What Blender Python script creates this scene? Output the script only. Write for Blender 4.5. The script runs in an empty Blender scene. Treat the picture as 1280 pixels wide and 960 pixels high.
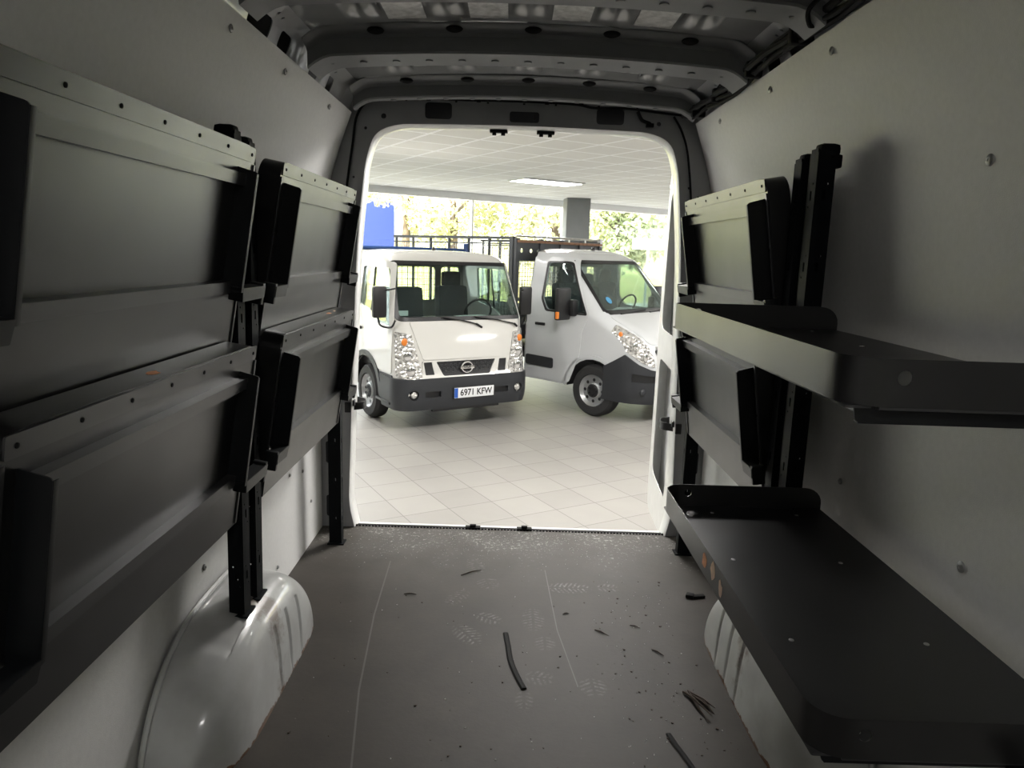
import bpy, bmesh, math, random
from mathutils import Vector, Matrix
from mathutils.geometry import delaunay_2d_cdt
random.seed(7)
PI=math.pi
C=bpy.context.scene.collection
CX=0.033          # centre line of the van
G=-0.75           # showroom floor height (van floor is z=0)

# ------------------------------------------------------------------ materials
def new_mat(name):
    m=bpy.data.materials.new(name); m.use_nodes=True
    return m,m.node_tree,m.node_tree.nodes['Principled BSDF']
def N(nt,t,**kw):
    n=nt.nodes.new(t)
    for k,v in kw.items():
        if k.startswith('i_'): n.inputs[k[2:].replace('_',' ')].default_value=v
        elif k[0]=='I' and k[1:].isdigit(): n.inputs[int(k[1:])].default_value=v
        else: setattr(n,k,v)
    return n
def mat(name,col,rough=.5,metal=0.,noise=0.,nscale=20.,bump=0.,bscale=200.,coat=0.,emit=None,spec=None,rvar=0.):
    m,nt,b=new_mat(name)
    b.inputs['Base Color'].default_value=(*col,1); b.inputs['Roughness'].default_value=rough; b.inputs['Metallic'].default_value=metal
    if coat: b.inputs['Coat Weight'].default_value=coat; b.inputs['Coat Roughness'].default_value=.05
    if spec is not None: b.inputs['Specular IOR Level'].default_value=spec
    tc=N(nt,'ShaderNodeTexCoord')
    if noise:
        n=N(nt,'ShaderNodeTexNoise',i_Scale=nscale,i_Detail=5.,i_Roughness=.6); nt.links.new(tc.outputs['Object'],n.inputs['Vector'])
        r=N(nt,'ShaderNodeValToRGB'); e=r.color_ramp.elements
        e[0].position=.3; e[1].position=.7
        e[0].color=(*[c*(1-noise) for c in col],1); e[1].color=(*[min(1,c*(1+noise)) for c in col],1)
        nt.links.new(n.outputs['Fac'],r.inputs['Fac']); nt.links.new(r.outputs['Color'],b.inputs['Base Color'])
    if rvar:
        n=N(nt,'ShaderNodeTexNoise',i_Scale=6.,i_Detail=4.); nt.links.new(tc.outputs['Object'],n.inputs['Vector'])
        mr=N(nt,'ShaderNodeMapRange'); mr.inputs['To Min'].default_value=rough-rvar; mr.inputs['To Max'].default_value=rough+rvar
        nt.links.new(n.outputs['Fac'],mr.inputs['Value']); nt.links.new(mr.outputs['Result'],b.inputs['Roughness'])
    if bump:
        n=N(nt,'ShaderNodeTexNoise',i_Scale=bscale,i_Detail=3.); nt.links.new(tc.outputs['Object'],n.inputs['Vector'])
        bp=N(nt,'ShaderNodeBump',i_Strength=bump,i_Distance=.002); nt.links.new(n.outputs['Fac'],bp.inputs['Height']); nt.links.new(bp.outputs['Normal'],b.inputs['Normal'])
    if emit:
        b.inputs['Emission Color'].default_value=(*emit[0],1); b.inputs['Emission Strength'].default_value=emit[1]
    return m
def glass_mat(name,tint,refl=1.0,alpha=0.0,dark=(.02,.02,.02)):
    m=bpy.data.materials.new(name); m.use_nodes=True; nt=m.node_tree; nt.nodes.clear()
    o=N(nt,'ShaderNodeOutputMaterial'); t=N(nt,'ShaderNodeBsdfTransparent'); t.inputs[0].default_value=(*tint,1)
    g=N(nt,'ShaderNodeBsdfGlossy'); g.inputs['Roughness'].default_value=.03
    f=N(nt,'ShaderNodeFresnel'); f.inputs[0].default_value=1.45
    mu=N(nt,'ShaderNodeMath',operation='MULTIPLY'); mu.inputs[1].default_value=refl; nt.links.new(f.outputs[0],mu.inputs[0])
    mx=N(nt,'ShaderNodeMixShader'); nt.links.new(mu.outputs[0],mx.inputs[0]); nt.links.new(t.outputs[0],mx.inputs[1]); nt.links.new(g.outputs[0],mx.inputs[2])
    nt.links.new(mx.outputs[0],o.inputs['Surface']); return m

M={}
M['lining']=mat('lining',(.66,.655,.64),.6,noise=.035,nscale=60,bump=.3,bscale=400)
M['lining_low']=M['lining']
M['black']=mat('black_powder_coat',(.007,.008,.009),.42,spec=.28,bump=.12,bscale=900,rvar=.06)
M['panel']=mat('satin_black_panel',(.013,.013,.013),.31,spec=.55,noise=.22,nscale=7,bump=.10,bscale=700,rvar=.05)
M['strip']=mat('satin_edge_steel',(.040,.040,.041),.33,noise=.10,nscale=9,rvar=.04)
M['post']=mat('black_steel_post',(.006,.007,.008),.6,spec=.08,rvar=.05)
M['body']=mat('van_body_shade_grey',(.34,.345,.35),.35,coat=.3,noise=.06,nscale=9)  # grey-white primer made darker, its backlit shade put into the colour
M['roof']=mat('van_roof_shade_grey',(.29,.295,.30),.22,coat=.5,noise=.10,nscale=5)  # same primer on the roof, backlit shade painted into the grey
M['bow']=mat('van_bow_shade_grey',(.20,.205,.21),.45,noise=.06,nscale=9)  # same primer on the bows, backlit shade in the base colour
M['reveal']=mat('white_door_reveal',(.78,.78,.76),.35,coat=.4,noise=.05,nscale=12)
M['outer']=mat('white_van_skin',(.75,.76,.77),.3,coat=.5)
M['cavshade']=mat('cavity_shade',(.02,.02,.022),.8)  # near-black colour standing in for shade inside the body cavities
M['pad']=mat('foil_damping_pad',(.50,.50,.49),.32,metal=.7,noise=.3,nscale=40,bump=.8,bscale=60)
M['rubber']=mat('black_rubber',(.010,.010,.010),.7,spec=.15)
M['steel']=mat('zinc_steel',(.55,.55,.55),.35,metal=1.,noise=.1)
M['screw']=mat('grey_screw_cap',(.33,.33,.32),.4,metal=.3)
M['paintw']=mat('truck_white_paint',(.64,.655,.67),.25,coat=.8,rvar=.03)
M['paintc']=mat('truck_cream_white_paint',(.68,.67,.635),.25,coat=.8,rvar=.03)
M['plastic']=mat('dark_grey_plastic',(.024,.026,.030),.5,bump=.15,bscale=500)
M['blackpl']=mat('black_plastic',(.012,.012,.013),.4)
M['seat']=mat('charcoal_seat_fabric',(.035,.037,.042),.9,bump=.3,bscale=300)
M['headl']=mat('grey_cab_liner',(.28,.28,.27),.8)
M['tyre']=mat('tyre_rubber',(.022,.022,.023),.75,bump=.3,bscale=120)
M['rim']=mat('silver_wheel',(.45,.46,.47),.35,metal=.8)
M['chrome']=mat('chrome',(.85,.85,.86),.12,metal=1.)
M['glass']=glass_mat('windscreen_glass',(.80,.88,.86),.6)
M['wglass']=glass_mat('showroom_glass',(.93,.97,.96),.5)
M['paper']=mat('white_paper',(.85,.85,.84),.7)
M['blue']=mat('blue_paint',(.015,.05,.17),.4)
M['cage']=mat('dark_grey_cage_steel',(.06,.065,.07),.5)
M['wood']=mat('rusty_brown_plank',(.28,.15,.09),.8,noise=.3,nscale=15)
M['orange']=mat('torn_orange_label',(.75,.33,.16),.7,noise=.4,nscale=60)
M['labelp']=mat('torn_pale_label',(.75,.55,.42),.8,noise=.2,nscale=60)
M['amber']=mat('amber_lens',(.75,.22,.03),.3)
M['platew']=mat('plate_white',(.82,.83,.84),.4)
M['platek']=mat('plate_black',(.02,.02,.02),.5)
M['plateb']=mat('plate_blue',(.02,.10,.45),.4)
M['pillar']=mat('grey_showroom_column',(.23,.24,.245),.7,noise=.05,nscale=4)
M['white']=mat('white_frame_paint',(.80,.81,.80),.5)
M['tbar']=mat('white_ceiling_bar',(.85,.85,.83),.4)
M['lamp']=mat('lit_luminaire',(1,1,1),.5,emit=((1,.98,.94),7.0))
M['sticker']=mat('blue_round_sticker',(.08,.32,.55),.5)
M['lens']=None
M['twig']=mat('dry_brown_twig',(.055,.038,.028),.9,noise=.3,nscale=80)
M['bark']=mat('tree_bark',(.16,.12,.09),.9,noise=.3,nscale=8,bump=.5,bscale=20)
M['bblue']=mat('blue_cladding',(.015,.035,.22),.5)
M['byel']=mat('yellow_cladding',(.60,.40,.05),.5)
M['bwhite']=mat('white_render',(.85,.86,.86),.7)
M['asphalt']=mat('outdoor_paving',(.32,.31,.29),.9,noise=.15,nscale=2)

# headlamp lens: faceted bright reflector look
m,nt,b=new_mat('clear_headlamp'); tc=N(nt,'ShaderNodeTexCoord'); v=N(nt,'ShaderNodeTexVoronoi',i_Scale=24.); nt.links.new(tc.outputs['Object'],v.inputs['Vector'])
r=N(nt,'ShaderNodeValToRGB'); r.color_ramp.elements[0].color=(.12,.115,.11,1); r.color_ramp.elements[1].color=(.72,.71,.68,1); r.color_ramp.elements[1].position=.55
nt.links.new(v.outputs['Distance'],r.inputs['Fac']); nt.links.new(r.outputs['Color'],b.inputs['Base Color'])
bp=N(nt,'ShaderNodeBump',i_Strength=.9,i_Distance=.02); nt.links.new(v.outputs['Distance'],bp.inputs['Height']); nt.links.new(bp.outputs['Normal'],b.inputs['Normal'])
b.inputs['Metallic'].default_value=.6; b.inputs['Roughness'].default_value=.2; b.inputs['Coat Weight'].default_value=1.
M['lens']=m
# wheel arch: white enamel, rust along the foot and dirt
m,nt,b=new_mat('enamel_wheel_arch'); tc=N(nt,'ShaderNodeTexCoord'); sp=N(nt,'ShaderNodeSeparateXYZ'); nt.links.new(tc.outputs['Object'],sp.inputs[0])
n=N(nt,'ShaderNodeTexNoise',i_Scale=14.,i_Detail=8.,i_Roughness=.7); nt.links.new(tc.outputs['Object'],n.inputs['Vector'])
a=N(nt,'ShaderNodeMath',operation='MULTIPLY_ADD'); a.inputs[1].default_value=.075; a.inputs[2].default_value=-.030; nt.links.new(n.outputs['Fac'],a.inputs[0])
g=N(nt,'ShaderNodeMath',operation='LESS_THAN'); nt.links.new(sp.outputs['Z'],g.inputs[0]); nt.links.new(a.outputs[0],g.inputs[1])
n2=N(nt,'ShaderNodeTexNoise',i_Scale=5.,i_Detail=6.); nt.links.new(tc.outputs['Object'],n2.inputs['Vector'])
r2=N(nt,'ShaderNodeValToRGB'); r2.color_ramp.elements[0].position=.35; r2.color_ramp.elements[0].color=(.40,.40,.39,1); r2.color_ramp.elements[1].position=.6; r2.color_ramp.elements[1].color=(.55,.56,.55,1)
nt.links.new(n2.outputs['Fac'],r2.inputs['Fac'])
mx=N(nt,'ShaderNodeMix',data_type='RGBA'); nt.links.new(g.outputs[0],mx.inputs[0]); nt.links.new(r2.outputs['Color'],mx.inputs[6]); mx.inputs[7].default_value=(.16,.075,.035,1)
ax=N(nt,'ShaderNodeMath',operation='ABSOLUTE'); nt.links.new(sp.outputs['X'],ax.inputs[0])
cb=N(nt,'ShaderNodeCombineXYZ'); nt.links.new(ax.outputs[0],cb.inputs[0]); nt.links.new(sp.outputs['Y'],cb.inputs[1])
ds=N(nt,'ShaderNodeVectorMath',operation='DISTANCE'); nt.links.new(cb.outputs[0],ds.inputs[0]); ds.inputs[1].default_value=(.775,0,0)
q1=N(nt,'ShaderNodeMath',operation='MULTIPLY'); q1.inputs[1].default_value=.17; nt.links.new(n.outputs['Fac'],q1.inputs[0])
q2=N(nt,'ShaderNodeMath',operation='SUBTRACT'); nt.links.new(q1.outputs[0],q2.inputs[0]); nt.links.new(ds.outputs['Value'],q2.inputs[1])
q3=N(nt,'ShaderNodeMath',operation='MULTIPLY'); q3.use_clamp=True; q3.inputs[1].default_value=30; nt.links.new(q2.outputs[0],q3.inputs[0])
q4=N(nt,'ShaderNodeMath',operation='MULTIPLY'); q4.inputs[1].default_value=.7; nt.links.new(q3.outputs[0],q4.inputs[0])
mx3=N(nt,'ShaderNodeMix',data_type='RGBA'); nt.links.new(q4.outputs[0],mx3.inputs[0]); nt.links.new(mx.outputs[2],mx3.inputs[6]); mx3.inputs[7].default_value=(.13,.075,.045,1)
nt.links.new(mx3.outputs[2],b.inputs['Base Color']); b.inputs['Roughness'].default_value=.28; b.inputs['Coat Weight'].default_value=.5
M['arch']=m

# van floor: dark phenolic board with dust, boot prints and scratches
def floor_mat():
    m,nt,b=new_mat('dark_floor_board'); L=nt.links.new
    tc=N(nt,'ShaderNodeTexCoord'); sp=N(nt,'ShaderNodeSeparateXYZ'); L(tc.outputs['Object'],sp.inputs[0]); X,Y=sp.outputs[0],sp.outputs[1]
    def mth(op,a,b_=None,c=None,clamp=False):
        n=N(nt,'ShaderNodeMath',operation=op); n.use_clamp=clamp
        for i,v in enumerate((a,b_,c)):
            if v is None: continue
            if isinstance(v,(int,float)): n.inputs[i].default_value=v
            else: L(v,n.inputs[i])
        return n.outputs[0]
    n1=N(nt,'ShaderNodeTexNoise',i_Scale=3.5,i_Detail=8.,i_Roughness=.65); L(tc.outputs['Object'],n1.inputs['Vector'])
    base=N(nt,'ShaderNodeValToRGB'); e=base.color_ramp.elements; e[0].position=.3; e[0].color=(.019,.0145,.010,1); e[1].position=.72; e[1].color=(.037,.029,.021,1); L(n1.outputs['Fac'],base.inputs['Fac'])
    n2=N(nt,'ShaderNodeTexNoise',i_Scale=55.,i_Detail=6.,i_Roughness=.7); L(tc.outputs['Object'],n2.inputs['Vector'])
    n3=N(nt,'ShaderNodeTexNoise',i_Scale=5.,i_Detail=4.); L(tc.outputs['Object'],n3.inputs['Vector'])
    prints=None
    for (px,py,ang,w,l,s) in [(-.273,2.924,20,.04,.10,.6),(-.113,2.905,10,.045,.09,.8),(-.055,2.738,15,.05,.06,.7),(-.17,2.613,-30,.04,.08,.6),(-.046,2.456,60,.04,.06,1.),
        (-.117,2.335,35,.045,.08,.9),(.123,2.455,0,.045,.09,.7),(.16,2.291,0,.04,.05,.7),(.131,2.084,80,.04,.05,.8),(.302,2.044,5,.045,.055,1.),(.279,2.719,90,.05,.10,1.3),(.441,2.73,90,.04,.05,1.1),(.081,1.964,0,.03,.05,.5)]:
        ca,sa=math.cos(math.radians(ang)),math.sin(math.radians(ang))
        dx=mth('SUBTRACT',X,px); dy=mth('SUBTRACT',Y,py)
        u=mth('ADD',mth('MULTIPLY',dx,ca),mth('MULTIPLY',dy,sa)); v=mth('SUBTRACT',mth('MULTIPLY',dy,ca),mth('MULTIPLY',dx,sa))
        r=mth('ADD',mth('POWER',mth('ABSOLUTE',mth('DIVIDE',u,w)),2.),mth('POWER',mth('ABSOLUTE',mth('DIVIDE',v,l)),2.))
        msk=mth('SUBTRACT',1.,mth('POWER',r,4.),clamp=True)
        st=mth('GREATER_THAN',mth('SINE',mth('ADD',mth('MULTIPLY',v,330.),mth('MULTIPLY',mth('ABSOLUTE',u),150.))),.15)
        mid=mth('GREATER_THAN',mth('ABSOLUTE',u),.005)
        q=mth('MULTIPLY',mth('MULTIPLY',mth('MULTIPLY',msk,st),mid),s*.38)
        prints=q if prints is None else mth('MAXIMUM',prints,q)
    brk=mth('MULTIPLY',mth('SUBTRACT',n2.outputs['Fac'],.42),4.,clamp=True)
    prints=mth('MULTIPLY',prints,brk)
    def scratch(pts,w,s):
        out=None
        for (x0,y0),(x1,y1) in zip(pts,pts[1:]):
            k=(x1-x0)/(y1-y0)
            d=mth('ABSOLUTE',mth('SUBTRACT',mth('SUBTRACT',X,x0),mth('MULTIPLY',mth('SUBTRACT',Y,y0),k)))
            q=mth('MULTIPLY',mth('LESS_THAN',d,w),mth('MULTIPLY',mth('GREATER_THAN',Y,min(y0,y1)),mth('LESS_THAN',Y,max(y0,y1))))
            out=q if out is None else mth('MAXIMUM',out,q)
        return mth('MULTIPLY',out,s)
    sc=mth('MAXIMUM',scratch([(-.49,2.924),(-.472,2.453),(-.431,1.992),(-.382,1.667),(-.33,1.3)],.0030,.13),scratch([(.187,2.881),(.209,2.385),(.254,2.041)],.0018,.25))
    # dust and grit thicker near the sill, worn edge
    near=N(nt,'ShaderNodeMapRange',interpolation_type='SMOOTHSTEP'); L(Y,near.inputs['Value']); near.inputs['From Min'].default_value=2.45; near.inputs['From Max'].default_value=3.32
    th=mth('SUBTRACT',.735,mth('MULTIPLY',near.outputs['Result'],.19))
    th2=mth('SUBTRACT',th,mth('MULTIPLY',mth('SUBTRACT',n3.outputs['Fac'],.5),.25))
    grit=mth('MULTIPLY',mth('SUBTRACT',n2.outputs['Fac'],th2),12.,clamp=True)
    haze=mth('MULTIPLY',mth('MULTIPLY',near.outputs['Result'],n3.outputs['Fac']),.22)
    allm=mth('MAXIMUM',mth('MAXIMUM',prints,sc),mth('MAXIMUM',mth('MULTIPLY',grit,.75),haze),clamp=True)
    mx=N(nt,'ShaderNodeMix',data_type='RGBA'); L(allm,mx.inputs[0]); L(base.outputs['Color'],mx.inputs[6]); mx.inputs[7].default_value=(.42,.41,.39,1)
    L(mx.outputs[2],b.inputs['Base Color']); b.inputs['Roughness'].default_value=.6; b.inputs['Specular IOR Level'].default_value=.38
    bp=N(nt,'ShaderNodeBump',i_Strength=.25,i_Distance=.002); L(n2.outputs['Fac'],bp.inputs['Height']); L(bp.outputs['Normal'],b.inputs['Normal'])
    return m
M['vfloor']=floor_mat()

def tile_mat(name,col,line,pitch,lw,off=(0,0),rough=.4,var=.05,marks=False,pitch_y=None):
    m,nt,b=new_mat(name); L=nt.links.new
    tc=N(nt,'ShaderNodeTexCoord'); mp=N(nt,'ShaderNodeMapping'); mp.inputs['Location'].default_value=(off[0],off[1],0); L(tc.outputs['Object'],mp.inputs[0])
    sp=N(nt,'ShaderNodeSeparateXYZ'); L(mp.outputs[0],sp.inputs[0])
    def mth(op,a,b_=None,clamp=False):
        n=N(nt,'ShaderNodeMath',operation=op); n.use_clamp=clamp
        for i,v in enumerate((a,b_)):
            if v is None: continue
            if isinstance(v,(int,float)): n.inputs[i].default_value=v
            else: L(v,n.inputs[i])
        return n.outputs[0]
    def ln(o,p):
        f=mth('ABSOLUTE',mth('SUBTRACT',mth('FRACT',mth('DIVIDE',o,p)),.5)); return mth('GREATER_THAN',f,.5-lw/p/2)
    l=mth('MAXIMUM',ln(sp.outputs[0],pitch),ln(sp.outputs[1],pitch_y or pitch))
    # per-tile tone
    cx=mth('FLOOR',mth('DIVIDE',sp.outputs[0],pitch)); cy=mth('FLOOR',mth('DIVIDE',sp.outputs[1],pitch_y or pitch))
    cb=N(nt,'ShaderNodeCombineXYZ'); L(cx,cb.inputs[0]); L(cy,cb.inputs[1]); wn=N(nt,'ShaderNodeTexWhiteNoise'); L(cb.outputs[0],wn.inputs['Vector'])
    n=N(nt,'ShaderNodeTexNoise',i_Scale=1.3,i_Detail=8.,i_Roughness=.65); L(mp.outputs[0],n.inputs['Vector'])
    f=mth('ADD',mth('MULTIPLY',wn.outputs['Value'],.3),mth('MULTIPLY',n.outputs['Fac'],.7))
    r=N(nt,'ShaderNodeValToRGB'); e=r.color_ramp.elements; e[0].position=.3;e[1].position=.75
    e[0].color=(*[c*(1-var) for c in col],1); e[1].color=(*[min(1,c*(1+var)) for c in col],1); L(f,r.inputs['Fac'])
    mx=N(nt,'ShaderNodeMix',data_type='RGBA'); L(l,mx.inputs[0]); L(r.outputs['Color'],mx.inputs[6]); mx.inputs[7].default_value=(*line,1)
    out=mx.outputs[2]
    if marks:
        mp2=N(nt,'ShaderNodeMapping'); mp2.inputs['Scale'].default_value=(1.2,9,1); mp2.inputs['Rotation'].default_value=(0,0,1.1); L(tc.outputs['Object'],mp2.inputs[0])
        n4=N(nt,'ShaderNodeTexNoise',i_Scale=1.6,i_Detail=9.,i_Roughness=.75); L(mp2.outputs[0],n4.inputs['Vector'])
        k=mth('MULTIPLY',mth('SUBTRACT',n4.outputs['Fac'],.66),6.,clamp=True)
        mx2=N(nt,'ShaderNodeMix',data_type='RGBA'); L(k,mx2.inputs[0]); L(out,mx2.inputs[6]); mx2.inputs[7].default_value=(.22,.21,.20,1); out=mx2.outputs[2]
    L(out,b.inputs['Base Color']); b.inputs['Roughness'].default_value=rough
    return m
M['sfloor']=tile_mat('showroom_tiles',(.30,.288,.268),(.15,.143,.132),.40,.007,rough=.42,var=.09,marks=True)
M['sceil']=tile_mat('ceiling_tiles',(.77,.76,.735),(1.0,1.0,1.0),.60,.045,rough=.8,var=.03)
# grass bank and leaves
m,nt,b=new_mat('dry_grass'); tc=N(nt,'ShaderNodeTexCoord'); n=N(nt,'ShaderNodeTexNoise',i_Scale=1.2,i_Detail=9.,i_Roughness=.7); nt.links.new(tc.outputs['Object'],n.inputs['Vector'])
r=N(nt,'ShaderNodeValToRGB'); e=r.color_ramp.elements; e[0].position=.35; e[0].color=(.35,.38,.10,1); e[1].position=.65; e[1].color=(.62,.50,.22,1)
nt.links.new(n.outputs['Fac'],r.inputs['Fac']); nt.links.new(r.outputs['Color'],b.inputs['Base Color']); b.inputs['Roughness'].default_value=.95; M['grass']=m
def leaf_mat(name,c0,c1):
    m,nt,b=new_mat(name); oi=N(nt,'ShaderNodeTexCoord'); n=N(nt,'ShaderNodeTexNoise',i_Scale=.9,i_Detail=6.,i_Roughness=.8); nt.links.new(oi.outputs['Object'],n.inputs['Vector'])
    r=N(nt,'ShaderNodeValToRGB'); e=r.color_ramp.elements; e[0].position=.38; e[0].color=(*c0,1); e[1].position=.62; e[1].color=(*c1,1)
    nt.links.new(n.outputs['Fac'],r.inputs['Fac']); nt.links.new(r.outputs['Color'],b.inputs['Base Color']); b.inputs['Roughness'].default_value=.7
    b.inputs['Subsurface Weight'].default_value=0.0
    return m
M['leafy']=leaf_mat('yellow_green_leaves',(.45,.48,.24),(.76,.73,.46))
M['leafg']=leaf_mat('green_leaves',(.33,.40,.22),(.60,.63,.38))

# ------------------------------------------------------------------ mesh helpers
def link(o,parent=None):
    C.objects.link(o)
    if parent is not None: o.parent=parent
    return o
def mesh_obj(name,verts,faces,m,parent=None,smooth=None,mats=None,fm=None):
    me=bpy.data.meshes.new(name); me.from_pydata([tuple(v) for v in verts],[],faces)
    for k in (mats or [m]): me.materials.append(k)
    if fm:
        for p,i in zip(me.polygons,fm): p.material_index=i
    me.update()
    if smooth is not None:
        me.polygons.foreach_set('use_smooth',[True]*len(me.polygons)); me.set_sharp_from_angle(angle=math.radians(smooth))
    return link(bpy.data.objects.new(name,me),parent)
class MB:
    def __init__(s): s.v=[];s.f=[]
    def add(s,vs,fs,M4=None):
        o=len(s.v)
        s.v+= [tuple(M4@Vector(v)) if M4 is not None else tuple(v) for v in vs]; s.f+=[tuple(i+o for i in f) for f in fs]; return s
    def box(s,c,d,rot=None,bev=0):
        bm=bmesh.new(); bmesh.ops.create_cube(bm,size=1)
        for v in bm.verts: v.co=Vector((v.co.x*d[0],v.co.y*d[1],v.co.z*d[2]))
        if bev: bmesh.ops.bevel(bm,geom=list(bm.edges),offset=bev,segments=2,affect='EDGES',profile=.6)
        T=Matrix.Translation(c)@(rot.to_4x4() if rot is not None else Matrix())
        bm.verts.index_update(); s.add([v.co for v in bm.verts],[[v.index for v in f.verts] for f in bm.faces],T); bm.free(); return s
    def prism(s,pts,z0,z1,M4=None,bev=0):
        bm=bmesh.new(); vs=[bm.verts.new((x,y,z0)) for x,y in pts]; f=bm.faces.new(vs)
        r=bmesh.ops.extrude_face_region(bm,geom=[f]); 
        for e in r['geom']:
            if isinstance(e,bmesh.types.BMVert): e.co.z=z1
        bmesh.ops.recalc_face_normals(bm,faces=bm.faces)
        if bev: bmesh.ops.bevel(bm,geom=[e for e in bm.edges if e.calc_face_angle(0)>.5],offset=bev,segments=2,affect='EDGES')
        bm.verts.index_update(); s.add([v.co for v in bm.verts],[[v.index for v in f.verts] for f in bm.faces],M4); bm.free(); return s
    def tube(s,path,r,n=8,cap=True,closed=False):
        P=[Vector(p) for p in path]; rings=[]; up=None
        rr=r if isinstance(r,(list,tuple)) else [r]*len(P)
        for i,p in enumerate(P):
            if closed: t=(P[(i+1)%len(P)]-P[i-1]).normalized()
            else: t=(P[min(i+1,len(P)-1)]-P[max(i-1,0)]).normalized()
            if up is None: up=Vector((0,0,1)) if abs(t.z)<.9 else Vector((1,0,0))
            a=t.cross(up).normalized(); b_=a.cross(t).normalized(); up=b_
            rings.append([p+rr[i]*(math.cos(2*PI*k/n)*a+math.sin(2*PI*k/n)*b_) for k in range(n)])
        vs=[v for q in rings for v in q]; fs=[]
        m_=len(P) if closed else len(P)-1
        for i in range(m_):
            j=(i+1)%len(P)
            for k in range(n): fs.append((i*n+k,i*n+(k+1)%n,j*n+(k+1)%n,j*n+k))
        if cap and not closed: fs.append(tuple(range(n))[::-1]); fs.append(tuple((len(P)-1)*n+k for k in range(n)))
        return s.add(vs,fs)
    def lathe(s,prof,n=24,M4=None,cap=True):   # prof [(r,h)] about local Z
        vs=[];fs=[]
        for r,h in prof:
            for k in range(n): vs.append((r*math.cos(2*PI*k/n),r*math.sin(2*PI*k/n),h))
        for i in range(len(prof)-1):
            for k in range(n): fs.append((i*n+k,i*n+(k+1)%n,(i+1)*n+(k+1)%n,(i+1)*n+k))
        if cap and prof[0][0]>1e-5: fs.append(tuple(range(n))[::-1])
        if cap and prof[-1][0]>1e-5: fs.append(tuple((len(prof)-1)*n+k for k in range(n)))
        return s.add(vs,fs,M4)
    def ell(s,c,r,n=12):
        return s.lathe([(max(1e-6,math.sin(PI*i/n)),-math.cos(PI*i/n)) for i in range(n+1)],n*2,Matrix.Translation(c)@Matrix.Diagonal((*r,1)))
    def build(s,name,m,parent=None,smooth=40,clean=False):
        o=mesh_obj(name,s.v,s.f,m,parent,smooth)
        return o
def inpoly(x,y,P):
    c=False;j=len(P)-1
    for i in range(len(P)):
        xi,yi=P[i];xj,yj=P[j]
        if (yi>y)!=(yj>y) and x<(xj-xi)*(y-yi)/(yj-yi)+xi: c=not c
        j=i
    return c
def dens(P,res):
    out=[]
    for i in range(len(P)):
        a=Vector(P[i]);b=Vector(P[(i+1)%len(P)]); n=max(1,int(math.ceil((b-a).length/res)))
        for k in range(n): out.append(tuple(a+(b-a)*k/n))
    return out
def rpoly(P,r,n=5):
    out=[];L=len(P)
    rs=r if isinstance(r,(list,tuple)) else [r]*L
    for i in range(L):
        p=Vector(P[i]);a=Vector(P[i-1]);b=Vector(P[(i+1)%L]); rr=rs[i]
        if rr<=0: out.append(tuple(p)); continue
        da=(a-p);db=(b-p); d=min(rr,da.length*.49,db.length*.49); A=p+da.normalized()*d;B=p+db.normalized()*d
        for k in range(n+1):
            t=k/n; out.append(tuple(A*(1-t)**2+p*2*t*(1-t)+B*t*t))
    return out
def rrect(x0,z0,x1,z1,r,n=5): return rpoly([(x0,z0),(x1,z0),(x1,z1),(x0,z1)],r,n)
def circ(x,y,r,n=12): return [(x+r*math.cos(2*PI*k/n),y+r*math.sin(2*PI*k/n)) for k in range(n)]
def sheet_geo(outline,holes,fn,res,thick=0.0,inner=True,cuts=(),cutrange=None):
    O=dens(outline,res); Hs=[dens(h,res) for h in holes]
    vs=[];es=[]
    def addp(P):
        o=len(vs); vs.extend(Vector(p) for p in P); es.extend((o+i,o+(i+1)%len(P)) for i in range(len(P)))
    addp(O)
    for h in Hs: addp(h)
    y0c=min(p[1] for p in O)-.01;y1c=max(p[1] for p in O)+.01
    for cx_ in cuts: o_=len(vs); vs.extend((Vector((cx_,y0c)),Vector((cx_,y1c)))); es.append((o_,o_+1))
    if inner:
        xs=[p[0] for p in O];ys=[p[1] for p in O]
        bnd=[tuple(v) for v in vs]; cell={}
        for p in bnd: cell.setdefault((int(p[0]//res),int(p[1]//res)),[]).append(p)
        nx=int((max(xs)-min(xs))/res)+1; ny=int((max(ys)-min(ys))/res)+1
        for i in range(1,nx+1):
            for j in range(1,ny+1):
                x=min(xs)+i*res;y=min(ys)+j*res
                if not inpoly(x,y,O) or any(inpoly(x,y,h) for h in Hs): continue
                ci,cj=int(x//res),int(y//res)
                if any(abs(x-c_)<.3*res for c_ in cuts): continue
                if any((q[0]-x)**2+(q[1]-y)**2<(.45*res)**2 for a in (-1,0,1) for b_ in (-1,0,1) for q in cell.get((ci+a,cj+b_),())): continue
                vs.append(Vector((x,y)))
    R=delaunay_2d_cdt(vs,es,[],0,1e-6)
    V=R[0];F=[]
    for f in R[2]:
        cx=sum(V[i][0] for i in f)/len(f);cy=sum(V[i][1] for i in f)/len(f)
        if inpoly(cx,cy,O) and not any(inpoly(cx,cy,h) for h in Hs): F.append(tuple(f))
    return [Vector(fn(v[0],v[1])) for v in V],F
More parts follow.
